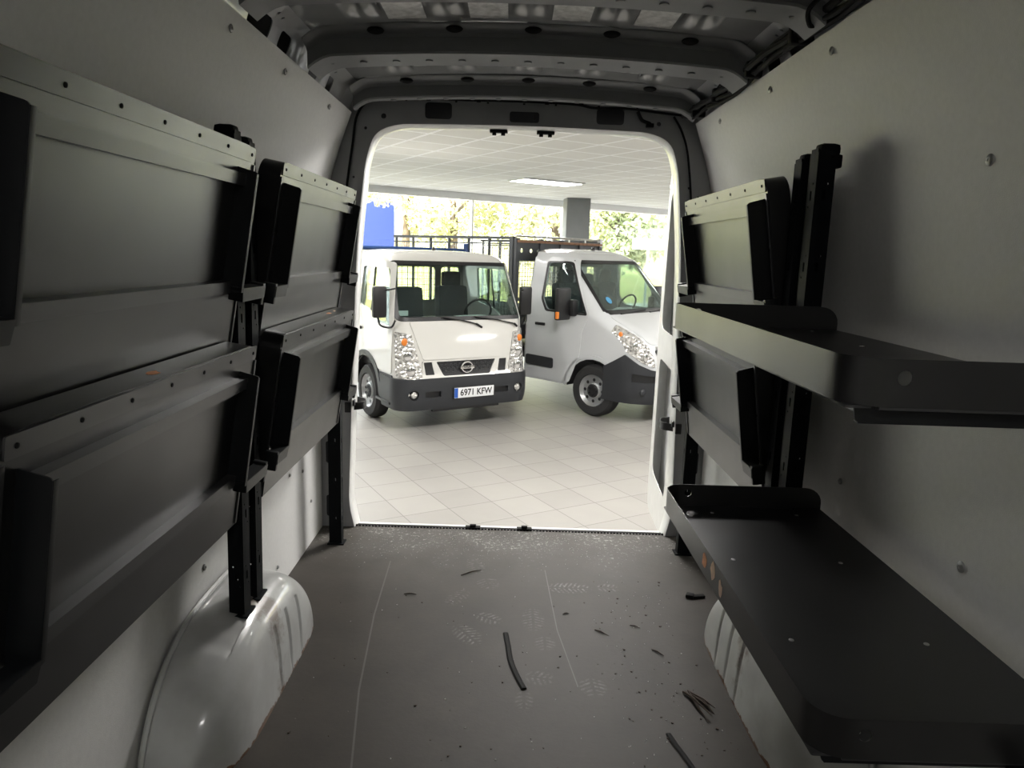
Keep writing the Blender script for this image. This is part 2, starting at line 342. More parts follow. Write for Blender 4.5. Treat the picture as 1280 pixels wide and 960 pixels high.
def sheet(name,outline,holes,fn,res,m,parent=None,thick=0.0,smooth=35,offset=0,extra=None,cuts=()):
    V,F=sheet_geo(outline,holes,fn,res,cuts=cuts)
    if extra: 
        o=len(V); V+= [Vector(v) for v in extra.v]; F+=[tuple(i+o for i in f) for f in extra.f]
    me=bpy.data.meshes.new(name); bm=bmesh.new()
    bv=[bm.verts.new(v) for v in V]
    for f in F:
        try: bm.faces.new([bv[i] for i in f])
        except Exception: pass
    bmesh.ops.recalc_face_normals(bm,faces=bm.faces)
    for v in [v for v in bm.verts if not v.link_faces]: bm.verts.remove(v)
    bm.to_mesh(me); bm.free(); me.materials.append(m)
    me.polygons.foreach_set('use_smooth',[True]*len(me.polygons)); me.set_sharp_from_angle(angle=math.radians(smooth))
    o=link(bpy.data.objects.new(name,me),parent)
    if thick:
        md=o.modifiers.new('solid','SOLIDIFY'); md.thickness=thick; md.offset=offset; md.use_even_offset=False
    return o
def tag(o,label,cat,group=None,kind=None):
    if label: o['label']=label
    if cat: o['category']=cat
    if group: o['group']=group
    if kind: o['kind']=kind
    return o
def thing(name,label,cat,mw=None,group=None):
    o=bpy.data.objects.new(name,None); C.objects.link(o); o.empty_display_size=.1
    if mw is not None: o.matrix_world=mw if isinstance(mw,Matrix) else Matrix.Translation(mw)
    return tag(o,label,cat,group)
def struct(o): o['kind']='structure'; return o
def text_mesh(name,body,size,m,parent,M4,ext=.001,bold=0.0,sx=1.0):
    cu=bpy.data.curves.new(name,'FONT'); cu.body=body; cu.size=size; cu.extrude=ext; cu.align_x='CENTER'; cu.align_y='CENTER'; cu.offset=bold
    t=bpy.data.objects.new(name+'_tmp',cu); C.objects.link(t); bpy.context.view_layer.update()
    me=bpy.data.meshes.new_from_object(t.evaluated_get(bpy.context.evaluated_depsgraph_get())); 
    bpy.data.objects.remove(t); bpy.data.curves.remove(cu)
    me.transform(M4@Matrix.Diagonal((sx,1,1,1))); me.materials.clear(); me.materials.append(m); me.name=name
    return link(bpy.data.objects.new(name,me),parent)
def copy_tree(o,parent=None):
    c=o.copy(); C.objects.link(c); c.parent=parent
    for ch in o.children: copy_tree(ch,c)
    return c
def lerp(tab,z):
    if z<=tab[0][0]: return tab[0][1]
    for (a,b),(c,d) in zip(tab,tab[1:]):
        if z<=c: return b+(d-b)*(z-a)/(c-a)
    return tab[-1][1]
def basis(o,x,y,z):
    m=Matrix.Identity(4)
    for i,v in enumerate((x,y,z)):
        for k in range(3): m[k][i]=v[k]
    m.translation=Vector(o); return m

# ================================================================== VAN SHELL
WP=[(0,.925),(.5,.925),(.95,.920),(1.30,.903),(1.64,.864),(1.80,.815),(1.93,.755)]   # z -> half width of the lining
def wx(z): return lerp(WP,z)
def lining(name,sg):
    hs=[]
    def fn(y,z): return (CX+sg*wx(z),y,z)
    return struct(sheet(name,[(-1.0,0),(3.295,0),(3.295,.5),(3.295,1.3),(3.295,1.80),(3.25,1.93),(-1.0,1.93)],hs,fn,.09,M['lining'],thick=.012,offset=0,smooth=60))
lining('wall_left',-1); lining('wall_right',1)
fl=MB().box((CX,1.16,-.012),(1.84,4.33,.024)); o=fl.build('floor',M['vfloor']); struct(o)
# structural side rail above each lining
RS=[(0,(.81,1.86)),(.08,(.782,1.93)),(.155,(.752,2.0)),(.24,(.67,2.040))]
def rail_pt(s):
    for (a,p),(b,q) in zip(RS,RS[1:]):
        if s<=b: t=(s-a)/(b-a); return (p[0]+(q[0]-p[0])*t,p[1]+(q[1]-p[1])*t)
    return RS[-1][1]
for nm,sg in (('trim_1',-1),('trim_2',1)):
    holes=[rrect(y0,.092,y1,.150,.02) for y0,y1 in ((1.30,1.45),(1.66,1.72),(2.07,2.24),(2.32,2.42),(2.66,2.76),(2.87,2.96))]
    holes+=[circ(y,.175,.006,8) for y in (1.5,1.6,1.8,1.9,2.2,2.26,2.55,2.8,2.9)]
    def fn(y,s,sg=sg):
        p=rail_pt(s); d=0
        for yc in (1.57,1.85,2.20,2.5,2.62,2.86,3.12):      # stamped beads
            d+=.008*math.exp(-((y-yc)/.018)**2)*(1 if .09<s<.19 else 0)
        return (CX+sg*(p[0]-d),y,p[1]-d*.5)
    rl_=struct(sheet(nm,[(-1.0,0),(3.30,0),(3.30,.24),(-1.0,.24)],holes,fn,.02,M['body'],thick=.003,smooth=50))
    bk=MB(); bk.add([(CX+sg*.88,-1,1.80),(CX+sg*.88,3.3,1.80),(CX+sg*.84,3.3,1.97),(CX+sg*.84,-1,1.97),(CX+sg*.74,3.3,2.075),(CX+sg*.74,-1,2.075)],[(0,1,2,3),(3,2,4,5)]); bk.build('shade_backing',M['cavshade'],rl_)  # added dark strip, painted shade behind the rail holes
# outer skin
V=[];F=[]
sec=[(-1.0,-.30),(-1.0,.95),(-.93,1.64),(-.86,1.95),(-.76,2.10),(-.5,2.14),(.5,2.14),(.76,2.10),(.86,1.95),(.93,1.64),(1.0,.95),(1.0,-.30)]
for y in (-1.05,3.30): V+=[(CX+x,y,z) for x,z in sec]
n=len(sec)
for i in range(n-1): F.append((i,i+1,n+i+1,n+i))
F.append((n-1,0,n,2*n-1))
sk=struct(mesh_obj('trim_3',V,F,M['outer'],smooth=50))
V2=[(CX+(v[0]-CX)*.992,min(3.292,max(-1.04,v[1])),v[2] if v[2]<1.9 else v[2]-.012) for v in V]
mesh_obj('shade_liner',V2,F,M['cavshade'],sk,smooth=50)  # added dark inner skin standing in for the unlit wall cavity
# roof skin with stamped ribs
def bowwin(y):
    for a,b in ((-.9,.20),(.36,.96),(1.14,1.72),(2.00,2.34),(2.62,3.02)):
        if a<y<b: return min(1,(y-a)/.05,(b-y)/.05)
    return 0
def roofz(x,y=None):
    z=2.060-.035*(x/.7)**2
    if y is not None:
        w=bowwin(y)
        for k in range(-2,3):
            d=abs(x-.25*k)
            if d<.055: z+=w*(.016*(1-(d/.055)**4)-.010*math.exp(-(d/.014)**2))
    return z
V=[];F=[];xs=[-.72+i*.008 for i in range(181)];ys=[-1.0+i*.03 for i in range(145)]
for y in ys:
    for x in xs: V.append((CX+x,y,roofz(x,y)))
for j in range(len(ys)-1):
    for i in range(len(xs)-1): a=j*len(xs)+i; F.append((a,a+1,a+1+len(xs),a+len(xs)))
struct(mesh_obj('ceiling',V,F,M['roof'],smooth=60))
# roof bows
def bow(idx,Y0,zb,fw,endx):
    prof=[(Y0-.060,2.056),(Y0-.054,2.050),(Y0-.008,2.040),(Y0,2.030),(Y0,zb+.006),(Y0+.006,zb),(Y0+fw,zb),(Y0+fw+.006,zb+.010)]
    V=[];F=[]; nx=60
    for i in range(nx+1):
        x=-endx+2*endx*i/nx; t=abs(x)/endx
        dz=-.030*t*t-.035*max(0,(t-.88)/.12)**2
        for (y,z) in prof: V.append((CX+x,y,z+dz))
    k=len(prof)
    for i in range(nx):
        for j in range(k-1): a=i*k+j; F.append((a,a+1,a+k+1,a+k))
    b=mesh_obj('trim_%d'%idx,V,F,M['bow'],smooth=40); b.modifiers.new('s','SOLIDIFY').thickness=.003; struct(b)
    hb=MB()
    for i in range(-6,7):
        x=i*.11; dz=-.030*(x/endx)**2
        hb.lathe([(.0001,-.004),(.012,-.003),(.013,0)],12,Matrix.Translation((CX+x,Y0+fw*.55,zb+dz-.001)))
    hb.build('flange_bolts',M['bow'],b)
    return b
bow(4,1.86,1.985,.13,.715); bow(5,2.45,1.980,.155,.715); bow(6,3.12,1.983,.05,.715); bow(7,1.05,1.985,.13,.715)
# black sealing blobs where ribs meet the bows
for Y0 in (3.075,2.405,1.815):
    for k in range(-2,3):
        b=MB().ell((0,0,0),(.028,.022,.011),6).build('rubber_seal',M['rubber']); b.location=(CX+.25*k+.012,Y0+.012,roofz(.25*k)-.014)
        tag(b,'small black sealing blob at a roof rib end on %s roof bow'%{3.075:'the rearmost',2.405:'the middle',1.815:'the nearest'}[Y0],'seal','black sealing blobs on the %s roof bow'%{3.075:'rearmost',2.405:'middle',1.815:'nearest'}[Y0])
# foil pads
pn={0:'outer left',1:'inner left',2:'inner right',3:'outer right'}
for bi,(y0,y1) in enumerate(((2.63,2.90),(1.99,2.34),(1.30,1.72))):
    for k in range(4):
        xc=-.375+.25*k; V=[];F=[];nx,ny=8,10
        for j in range(ny+1):
            for i in range(nx+1):
                x=xc-.058+.116*i/nx; y=y0+(y1-y0)*j/ny; V.append((CX+x,y,roofz(x)-.0035-random.uniform(0,.0015)))
        for j in range(ny):
            for i in range(nx): a=j*(nx+1)+i; F.append((a,a+1,a+nx+2,a+nx+1))
        b=mesh_obj('damping_pad',V,F,M['pad'],smooth=80); b.modifiers.new('s','SOLIDIFY').thickness=.002
        tag(b,'%s foil damping pad stuck to the roof %s'%(pn[k],['between the two rearmost bows','between the near and middle bows','nearest the camera'][bi]),'damping pad','foil damping pads under the van roof')
# rear wall with doorway
def L_(x): return x
door=[(-.760,-.02),(.760,-.02),(.790,.12),(.775,.55),(.742,1.38),(.700,1.74),(.660,1.855),(.560,1.893),(0,1.905),(-.560,1.893),(-.660,1.855),(-.700,1.74),(-.742,1.38),(-.775,.55),(-.790,.12)]
door=rpoly(door,[0,0,.06,.2,.2,.1,.08,.1,.3,.1,.08,.1,.2,.2,.06],5)
out=[(-.945,-.03),(.945,-.03),(.945,.95),(.89,1.64),(.80,1.93),(.72,2.05),(0,2.072),(-.72,2.05),(-.80,1.93),(-.89,1.64),(-.945,.95)]
wh=[rrect(-.437,1.920,-.318,1.990,.018),rrect(.322,1.920,.445,1.988,.018),circ(-.62,1.925,.012),circ(.60,1.93,.010),circ(-.70,1.872,.007)]
wh+=[rrect(sg*.880-.02,z0,sg*.880+.02,z0+.11,.014) for sg in (-1,1) for z0 in (.05,.32,.72,1.02)]
wh+=[circ(sg*.80,z,.006,8) for sg in (-1,1) for z in (1.52,1.62,1.40)]+[circ(sg*.755,z,.006,8) for sg in (-1,1) for z in (1.52,1.66,1.40)]
wh+=[rrect(x-.005,z-.004,x+.005,z+.004,.002) for x in (-.52,-.30,-.16,0,.14,.33,.5) for z in (1.995,2.02) if not (abs(x)<.31 and False)]
def backfn(x,z): 
    return (CX+x,3.305,z)
wb=struct(sheet('wall_back',out,[door]+wh,backfn,.08,M['body'],thick=.004,smooth=30))
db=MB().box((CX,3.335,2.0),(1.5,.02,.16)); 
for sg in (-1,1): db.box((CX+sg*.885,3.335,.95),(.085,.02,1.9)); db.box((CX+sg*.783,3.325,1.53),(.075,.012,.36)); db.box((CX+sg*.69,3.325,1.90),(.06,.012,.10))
o=db.build('shade_backing',M['cavshade'],wb)  # added dark boxes, painted shade behind the rear wall holes
# white reveal round the doorway
V=[];F=[];n=len(door)
cy=.9
ring=[(3.300,0.0),(3.308,.006),(3.36,.010),(3.41,.004),(3.415,-.012)]
for (y,d) in ring:
    for (x,z) in door:
        l=math.hypot(x,z-cy); V.append((CX+x*(1-d/l),y,z-(z-cy)*d/l))
for j in range(len(ring)-1):
    for i in range(n): F.append((j*n+i,j*n+(i+1)%n,(j+1)*n+(i+1)%n,(j+1)*n+i))
struct(mesh_obj('trim_8',V,F,M['reveal'],smooth=50))
# sill strip with teeth
s=MB()
for i in range(96): s.box((CX-.755+i*.0159,3.318,.002),(.009,.012,.008))
s.box((CX,3.34,-.01),(1.55,.035,.012))
struct(s.build('trim_9',M['rubber']))
for x,lb in ((-.15,'small dark striker plate on the van sill, the left one'),(.105,'small dark striker plate on the van sill, the right one')):
    t=MB().box((0,0,0),(.075,.03,.008),bev=.002).box((0,0,.008),(.03,.018,.012),bev=.002).build('striker_plate',M['rubber']); t.location=(x,3.328,.006); tag(t,lb,'striker plate','striker plates on the sill')
for x,lb in ((-.077,'small black door latch above the doorway, the left one'),(.135,'small black door latch above the doorway, the right one')):
    t=MB().box((0,0,0),(.08,.03,.012),bev=.002).box((-.02,0,-.010),(.018,.02,.014),bev=.002).box((.02,0,-.010),(.018,.02,.014),bev=.002).build('door_latch',M['rubber']); t.location=(x,3.36,1.885); tag(t,lb,'latch','door latches above the doorway')
t=thing('courtesy_lamp','dark grey lamp unit recessed in the middle of the rear header','lamp',(CX+.003,3.296,1.938))
MB().prism(rrect(-.065,-.022,.065,.022,.012),-.006,.006,Matrix.Rotation(PI/2,4,'X'),bev=.002).build('housing',M['plastic'],t)
MB().box((.045,-.008,0),(.01,.004,.026),bev=.001).build('switch',M['blackpl'],t)

# thin cable round the doorway
def pathsm(pts,n=6):
    P=[Vector(p) for p in pts]; out=[]
    for i in range(len(P)-1):
        a=P[max(i-1,0)];b=P[i];c=P[i+1];d=P[min(i+2,len(P)-1)]
        for k in range(n):
            t=k/n; out.append(.5*((2*b)+(c-a)*t+(2*a-5*b+4*c-d)*t*t+(-a+3*b-3*c+d)*t**3))
    out.append(P[-1]); return out
def cab(pts,r,n=6): return MB().tube(pathsm(pts,n),r,7)
t=cab([(CX-.80,3.292,1.40),(CX-.785,3.292,1.6),(CX-.755,3.290,1.80),(CX-.735,3.29,1.92),(CX-.68,3.29,1.985),(CX-.58,3.29,2.003),(CX-.3,3.288,2.000),(CX,3.288,2.002),(CX+.22,3.29,1.998),(CX+.31,3.288,1.985),(CX+.45,3.29,1.988),(CX+.6,3.29,1.975),(CX+.70,3.28,1.965)],.0055)
for x in (-.2,.1,-.42,.25): t.box((CX+x,3.288,2.000),(.02,.016,.014),bev=.003)
tag(t.build('door_cable',M['rubber']),'thin black cable running along the header above the doorway','cable')
t=cab([(CX+.66,3.285,1.96),(CX+.70,3.287,1.90),(CX+.735,3.288,1.80),(CX+.765,3.288,1.6),(CX+.775,3.29,1.45)],.005); tag(t.build('door_cable',M['rubber']),'thin black cable running down the right side of the doorway','cable')
t=cab([(CX+.50,3.283,1.975),(CX+.52,3.278,1.94),(CX+.555,3.275,1.925),(CX+.54,3.275,1.915)],.008).box((CX+.555,3.275,1.918),(.035,.02,.018),bev=.004); tag(t.build('cable_plug',M['rubber']),'black plug dangling from the cable at the header right corner','plug')
# harness along the right rail
hb=MB()
for j in range(5):
    pts=[]
    for i in range(30):
        y=-.6+i*.134; q=random.uniform(-.012,.012)
        pts.append((CX+.728-.012*(j%3)+q,y,1.935+.016*(j//2)+random.uniform(-.012,.014)))
    pts[-1]=(CX+.70,3.28,1.965)
    hb.tube(pathsm(pts,5),[.009,.007,.011,.006,.008][j],7)
for y in (1.1,1.55,2.05,2.42,2.8,3.1): hb.box((CX+.722,y,1.95),(.055,.03,.05),bev=.008)
hb.tube(pathsm([(CX+.72,1.75,1.96),(CX+.69,1.80,1.975),(CX+.67,1.86,1.955),(CX+.69,1.9,1.93),(CX+.72,1.92,1.94)]),.006,7)
tag(hb.build('wiring_harness',M['rubber']),'thick black wiring harness along the top of the right lining','wiring harness')

# wheel arches
def arch(name,sg,label):
    A,Yc,Ln,Lf_,Ht=.215,1.98,.455,.385,.315
    V=[];F=[];ny,ns=110,60
    for j in range(ny+1):
        v=-1+2*j/ny; v=math.copysign(abs(v)**.8,v) if False else v
        Y=Yc+(Ln*v if v<0 else Lf_*v)
        av=min(1,abs(v))
        h=Ht*(1-av**(2.6 if v<0 else 4.2))**(.62 if v<0 else .60); a=A*(1-.55*av**(5 if v<0 else 9)) if v<0 else A*(1-.06*av**8)
        for i in range(ns+1):
            th=PI/2*i/ns; n_=6.5
            cx_,sz=math.cos(th)**(2/n_),math.sin(th)**(2/n_)
            if i==ns: cx_=0
            x=a*sz; z=h*cx_
            x*=1-.10*(z/Ht)**2 if h>.02 else 1
            z*=1-.10*(x/A)**1.5
            g=0
            if sz>.97 and .045<z<.235:
                for yg in (1.97,2.075,2.18): g+=.007*math.exp(-((Y-yg)/.007)**2)
            if cx_>.97 and .05<x<.16: g2=.008*math.exp(-((Y-1.80)/.05)**4)
            else: g2=0
            V.append((sg*(-.910+x-g)+0,Y,z-g2))
    for j in range(ny):
        for i in range(ns):
            a_=j*(ns+1)+i; F.append((a_,a_+1,a_+ns+2,a_+ns+1))
    o=mesh_obj(name,[(x,y-Yc,z) for x,y,z in V],F,M['arch'],smooth=70); o.location=(CX,Yc,0)
    lip=MB(); pts=[]
    for j in range(0,41):
        v=-1+2*j/40; Y=(Ln*v if v<0 else Lf_*v); av=abs(v); h=Ht*(1-av**(2.6 if v<0 else 4.2))**(.62 if v<0 else .60)
        pts.append((sg*-.903,Y,h+.010))
    lip.tube(pts,.008,6); lip.build('seam_flange',M['arch'],o)
    return tag(o,label,'wheel arch')
arch('wheel_arch',1,'white enamelled wheel arch box below the folded shelves on the left')
arch('wheel_arch',-1,'white wheel arch box under the lower open shelf on the right')

# open rear door leaves
def door_leaf(sg,ang,label):
    hx=CX+sg*.815
    mw=Matrix.Translation((hx,3.43,0))@Matrix.Rotation(math.radians(90-sg*0 if False else 0),4,'Z')
    # local: u along the leaf from the hinge, thickness towards the aisle
    d=Vector((math.sin(math.radians(ang))*sg,math.cos(math.radians(ang)),0)); nrm=Vector((-math.cos(math.radians(ang))*sg,math.sin(math.radians(ang)),0))
    t=thing('rear_door',label,'door',Matrix.Translation((hx,3.43,0)))
    t.matrix_world=basis((hx,3.43,0),d,Vector((0,0,1)),nrm)
    o=rpoly([(0,-.10),(.70,-.16),(.77,-.10),(.77,.5),(.77,1.35),(.70,1.80),(.62,1.90),(0.02,1.90),(0.0,1.4)],[.03,.06,.05,.3,.4,.12,.1,.03,.2],5)
    win=rpoly([(.12,.95),(.66,.95),(.63,1.70),(.15,1.70)],.08,5)
    lo=[rrect(.12,.10,.64,.78,.07)]
    holes=[circ(.05,z,.006,8) for z in (.2,.45,.8,1.1,1.5,1.75)]+[rrect(.035,1.25,.06,1.32,.01),rrect(.035,.55,.06,.62,.01)]
    def f(x,y): 
        w=.02+.012*math.exp(-((x-.085)/.012)**2)
        return (x,y,w)
    sheet('inner_panel',o,[win]+lo+holes,f,.05,M['reveal'],t,thick=.004)
    sheet('outer_skin',o,[win],lambda x,y:(x,y,-.045),.1,M['outer'],t,thick=.003)
    e=MB(); n_=len(o); e.add([(x,y,.02) for x,y in o]+[(x,y,-.045) for x,y in o],[(i,(i+1)%n_,n_+(i+1)%n_,n_+i) for i in range(n_)]); e.build('door_edge',M['reveal'],t)
    sheet('door_window',rpoly([(.11,.94),(.67,.94),(.64,1.71),(.14,1.71)],.08,5),[],lambda x,y:(x,y,-.03),.2,M['glass'],t)
    for z in (.30,1.55):
        MB().box((.0,z,-.012),(.05,.12,.05),bev=.008).build('hinge',M['reveal'],t)
    MB().box((.012,.80,.02),(.014,.05,.02),bev=.003).build('seal_block',M['rubber'],t)
    return t
door_leaf(-1,14,'left rear van door leaf swung open, its white inner edge in view')
door_leaf(1,4.5,'right rear van door leaf swung open, its white stamped inner edge in view')
for sg,zz,lb in ((-1,.60,'curved black door check strap at the left side of the doorway'),(1,.545,'curved black door check strap at the right side of the doorway')):
    V=[];F=[]; pts=pathsm([(0,0,0),(-.028*sg,.02,0),(-.066*sg,.055,0),(-.060*sg,.12,0),(-.02*sg,.16,0),(.02*sg,.17,0)],6)
    n=len(pts)
    for p in pts:
        for dz in (-.018,.018): V.append((p.x,p.y,dz))
    F=[(2*i,2*i+2,2*i+3,2*i+1) for i in range(n-1)]
    o=mesh_obj('door_check_strap',V,F,M['blackpl'],smooth=60); o.modifiers.new('s','SOLIDIFY').thickness=.004; o.location=(CX+sg*.79,3.31,zz)
    MB().box((-.02*sg,.01,.02),(.02,.03,.03),bev=.004).box((0,0,0),(.03,.03,.05),bev=.004).build('strap_bracket',M['blackpl'],o)
    tag(o,lb,'door check strap')

# ================================================================== SHELVES
def shelf_parts(root,Ld,D,dp=.055,ytop=.060,ins=(.04,.04),hole=False):
    """local: x along length 0..Ld, y depth 0 (wall) .. D (front), z up; tray floor z=0, folded leg frame below"""
    LH=.066; R=.055
    # plan path of lip: (0,0)->(0,D) rounded ->(Ld,D) rounded ->(Ld,0)
    path=[(0,0),(0,D-R)]+[(R-R*math.cos(a*PI/16),D-R+R*math.sin(a*PI/16)) for a in range(1,8)]+[(R,D),(Ld-R,D)]+[(Ld-R+R*math.sin(a*PI/16),D-R+R*math.cos(a*PI/16)) for a in range(1,8)]+[(Ld,D-R),(Ld,0)]
    S=[0]
    for a,b in zip(path,path[1:]): S.append(S[-1]+math.hypot(b[0]-a[0],b[1]-a[1]))
    T=S[-1]
    def P(s):
        s=max(0,min(T,s))
        for i in range(len(S)-1):
            if s<=S[i+1]+1e-9:
                t=(s-S[i])/(S[i+1]-S[i]); return (path[i][0]+(path[i+1][0]-path[i][0])*t,path[i][1]+(path[i+1][1]-path[i][1])*t)
        return path[-1]
    base=[(0,0)]+path[1:-1]+[(Ld,0)]
    tray_out=dens(base,.08)
    pl=[(x,y) for x,y in base]
    def floorhole(): return []
    V,F=sheet_geo(pl,[],lambda x,y:(x,y,0),.12)
    lipo=[(0,0),(T,0),(T,.02)]+[(T-.05+.05*math.cos(a*PI/12),.02+(LH-.02)*math.sin(a*PI/12)) for a in range(1,7)]+[(.05-.05*math.sin(a*PI/12),.02+(LH-.02)*math.cos(a*PI/12)) for a in range(0,6)]+[(0,.02)]
    hs=[circ(D*.845,.040,.0105,16),circ(T-D*.845,.040,.0105,16)] if hole else []
    V2,F2=sheet_geo(lipo,hs,lambda s,z:(*P(s),z),.035,cuts=S[1:-1])
    me=bpy.data.meshes.new('tray'); bm=bmesh.new()
    for VV,FF in ((V,F),(V2,F2)):
        bv=[bm.verts.new(v) for v in VV]
        for f in FF:
            try: bm.faces.new([bv[i] for i in f])
            except Exception: pass
    bmesh.ops.remove_doubles(bm,verts=bm.verts,dist=.0005)
    bmesh.ops.recalc_face_normals(bm,faces=bm.faces)
    bm.to_mesh(me); bm.free(); me.materials.append(M['panel'])
    me.polygons.foreach_set('use_smooth',[True]*len(me.polygons)); me.set_sharp_from_angle(angle=math.radians(40))
    o=link(bpy.data.objects.new('tray',me),root); md=o.modifiers.new('s','SOLIDIFY'); md.thickness=.0025; md.offset=0
    # riveted strip along the front underside and thin end strips
    MB().prism(rrect(.010,D-.040,Ld-.010,D-.002,.004,2),-.0050,-.0012).build('edge_strip',M['strip'],root)
    for x0 in (0.002,Ld-.012): MB().box((x0+.005,D/2-.02,-.0035),(.010,D-.05,.0045),bev=.001).build('end_strip',M['strip'],root)
    for i in range(7):
        x=.035+(Ld-.07)*i/6; MB().lathe([(.0048,0),(.0045,-.0020),(.002,-.0032),(.0001,-.0034)],10,Matrix.Translation((x,D-.021,-.0048))).build('rivet',M['rubber'],root)
    for x in (.007,Ld-.007):
        for y in (.14,.33): MB().lathe([(.0036,0),(.0030,-.002),(.0001,-.0028)],8,Matrix.Translation((x,y,-.0055))).build('rivet',M['rubber'],root)
    for x,y in ((.06,.10),(.06,.40),(.33,.12),(.33,.40),(.70,.12),(.70,.40),(Ld-.06,.10),(Ld-.06,.36)):
        MB().lathe([(.0055,0),(.005,.0015),(.0001,.0022)],10,Matrix.Translation((x,y*D/.5,.0012))).build('rivet',M['steel'],root)
    # folded leg frame
    y0,y1=D*.29,D-ytop
    for sx,x in ((1,ins[0]),(-1,Ld-ins[1])):
        lx=(ins[0] if sx>0 else ins[1])+.062
        V=[];F=[]
        q=[(y0,0),(y1,0),(y1-.006,-dp),(y0+.010,-dp)]
        pb=MB(); 
        pts=rpoly(q,[0,0,.008,.008],3)
        T4=basis((x,0,0),(0,1,0),(0,0,1),(1,0,0)); pb.prism(pts,-.0015,.0015,T4)
        # return flange along the outer edge
        pb.box((x+sx*.006,(y0+y1)/2,-dp),(.014,y1-y0-.02,.003),bev=.0008)
        pb.build('side_plate',M['black'],root)
        # pivot lug reaching past the end of the tray
        lg=MB().prism([(-lx*sx,-.034),(-lx*sx,0.0),(.004*sx,.002),(-.006*sx,-.036)][::sx],-dp-.002,-.018,Matrix.Translation((x,y0+.020,0)),bev=.001)
        lg.box((x-(lx-.006)*sx,y0-.004,-dp+.020),(.018,.062,.040),bev=.003)
        lg.build('pivot_lug',M['black'],root)
    for yy,dz in ((y1-.030,.0),(y0+.018,.0)):
        xm_=(ins[0]+Ld-ins[1])/2; lm_=Ld-ins[0]-ins[1]-.004; dr=-min(.024,dp*.6); MB().box((xm_,yy,dr),(lm_,.030,.0025)).box((xm_,yy-.014,dr/2),(lm_,.0025,-dr-.002)).box((xm_,yy+.014,dr/2),(lm_,.0025,-dr-.002)).build('rail',M['strip'],root)
    return root
Lf=1.03; KS=.93
def folded(mw,label): return thing('folding_shelf',label,'shelf',mw,'black metal folding shelves stowed upright')
DF=.545
def left_mw(yfar,xb,zb,tl):
    s,c=math.sin(tl),math.cos(tl); return basis((xb*KS,yfar*KS,1.35+(zb-1.35)*KS),(0,-1,0),(s,0,c),(-c,0,s))@Matrix.Scale(KS,4)
def right_mw(ynear,xb,zb,tl):
    s,c=math.sin(tl),math.cos(tl); return basis((xb*KS,ynear*KS,1.35+(zb-1.35)*KS),(0,1,0),(-s,0,c),(c,0,s))@Matrix.Scale(KS,4)
T9=math.radians(9.7)
A=folded(left_mw(1.995,-.790,1.066,T9),'upper left folding shelf nearest the camera, black, folded flat against the wall')
shelf_parts(A,Lf,DF,ins=(.11,.045))
def cp(mw,label,src=A):
    r=copy_tree(src); r.matrix_world=mw; r['label']=label; return r
B=cp(left_mw(3.245,-.790,1.060,T9),'upper left folding shelf beside the rear doorway, black, folded upright')
Cc=cp(left_mw(1.995,-.797,.533,math.radians(8.8)),'lower left folding shelf nearest the camera, in shadow above the wheel arch')
Dd=cp(left_mw(3.245,-.797,.533,math.radians(8.8)),'lower left folding shelf beside the rear doorway, orange sticker on its top edge')
RB=thing('folding_shelf','upper right folding shelf beside the rear doorway, folded upright behind the open shelf','shelf',right_mw(2.225,.790+2*CX,1.060,T9),'black metal folding shelves stowed upright')
shelf_parts(RB,Lf,DF,ins=(.03,.13))
RD=cp(right_mw(2.225,.797+2*CX,.533,math.radians(8.8)),'lower right folding shelf beside the rear doorway, folded upright between the two open shelves',RB)
def stick(parent,m,x,y,z,s,rot=0,axis='z'):
    pts=[];n=9
    for k in range(n): a=2*PI*k/n; rr=random.uniform(.6,1.1); pts.append((s[0]*rr*math.cos(a),s[1]*rr*math.sin(a)))
    R={'z':Matrix(),'y':Matrix.Rotation(-PI/2,4,'X')}[axis]
    return MB().prism(pts,0,.0006,Matrix.Translation((x,y,z))@R@Matrix.Rotation(rot,4,'Z')).build('torn_sticker',m,parent,smooth=None)
stick(Cc,M['orange'],.53,DF+.0015,.030,(.024,.012),0,'y')['label']='torn orange sticker'
stick(Dd,M['orange'],.31,DF+.0015,.035,(.028,.010),0,'y')['label']='torn orange sticker'
stick(Dd,M['labelp'],.20,DF+.0015,.040,(.026,.006),.2,'y')['label']='torn pale sticker'
def opened(mw,label): return thing('open_shelf',label,'shelf',mw,'open black metal shelves on the right wall')
DO=.475
U=opened(basis((.938*KS,.945*KS,1.35-.190*KS),(0,1,0),(-1,0,0),(0,0,1))@Matrix.Scale(KS,4),'upper open black shelf tray unfolded from the right wall')
shelf_parts(U,1.085,DO,.030,.022,ins=(.03,.03),hole=True)
Lw=copy_tree(U); Lw.matrix_world=basis((.951*KS,.945*KS,1.35-.730*KS),(0,1,0),(-1,0,0),(0,0,1))@Matrix.Scale(KS,4); Lw['label']='lower open black shelf tray above the right wheel arch, torn labels on its front lip'
for (x,z,w,m_) in ((.615,.036,.020,M['orange']),(.545,.040,.020,M['labelp']),(.485,.028,.014,M['labelp'])):
    stick(Lw,m_,x,DO+.0018,z,(w,.022),random.uniform(-.2,.2),'y')['label']='torn paper label'

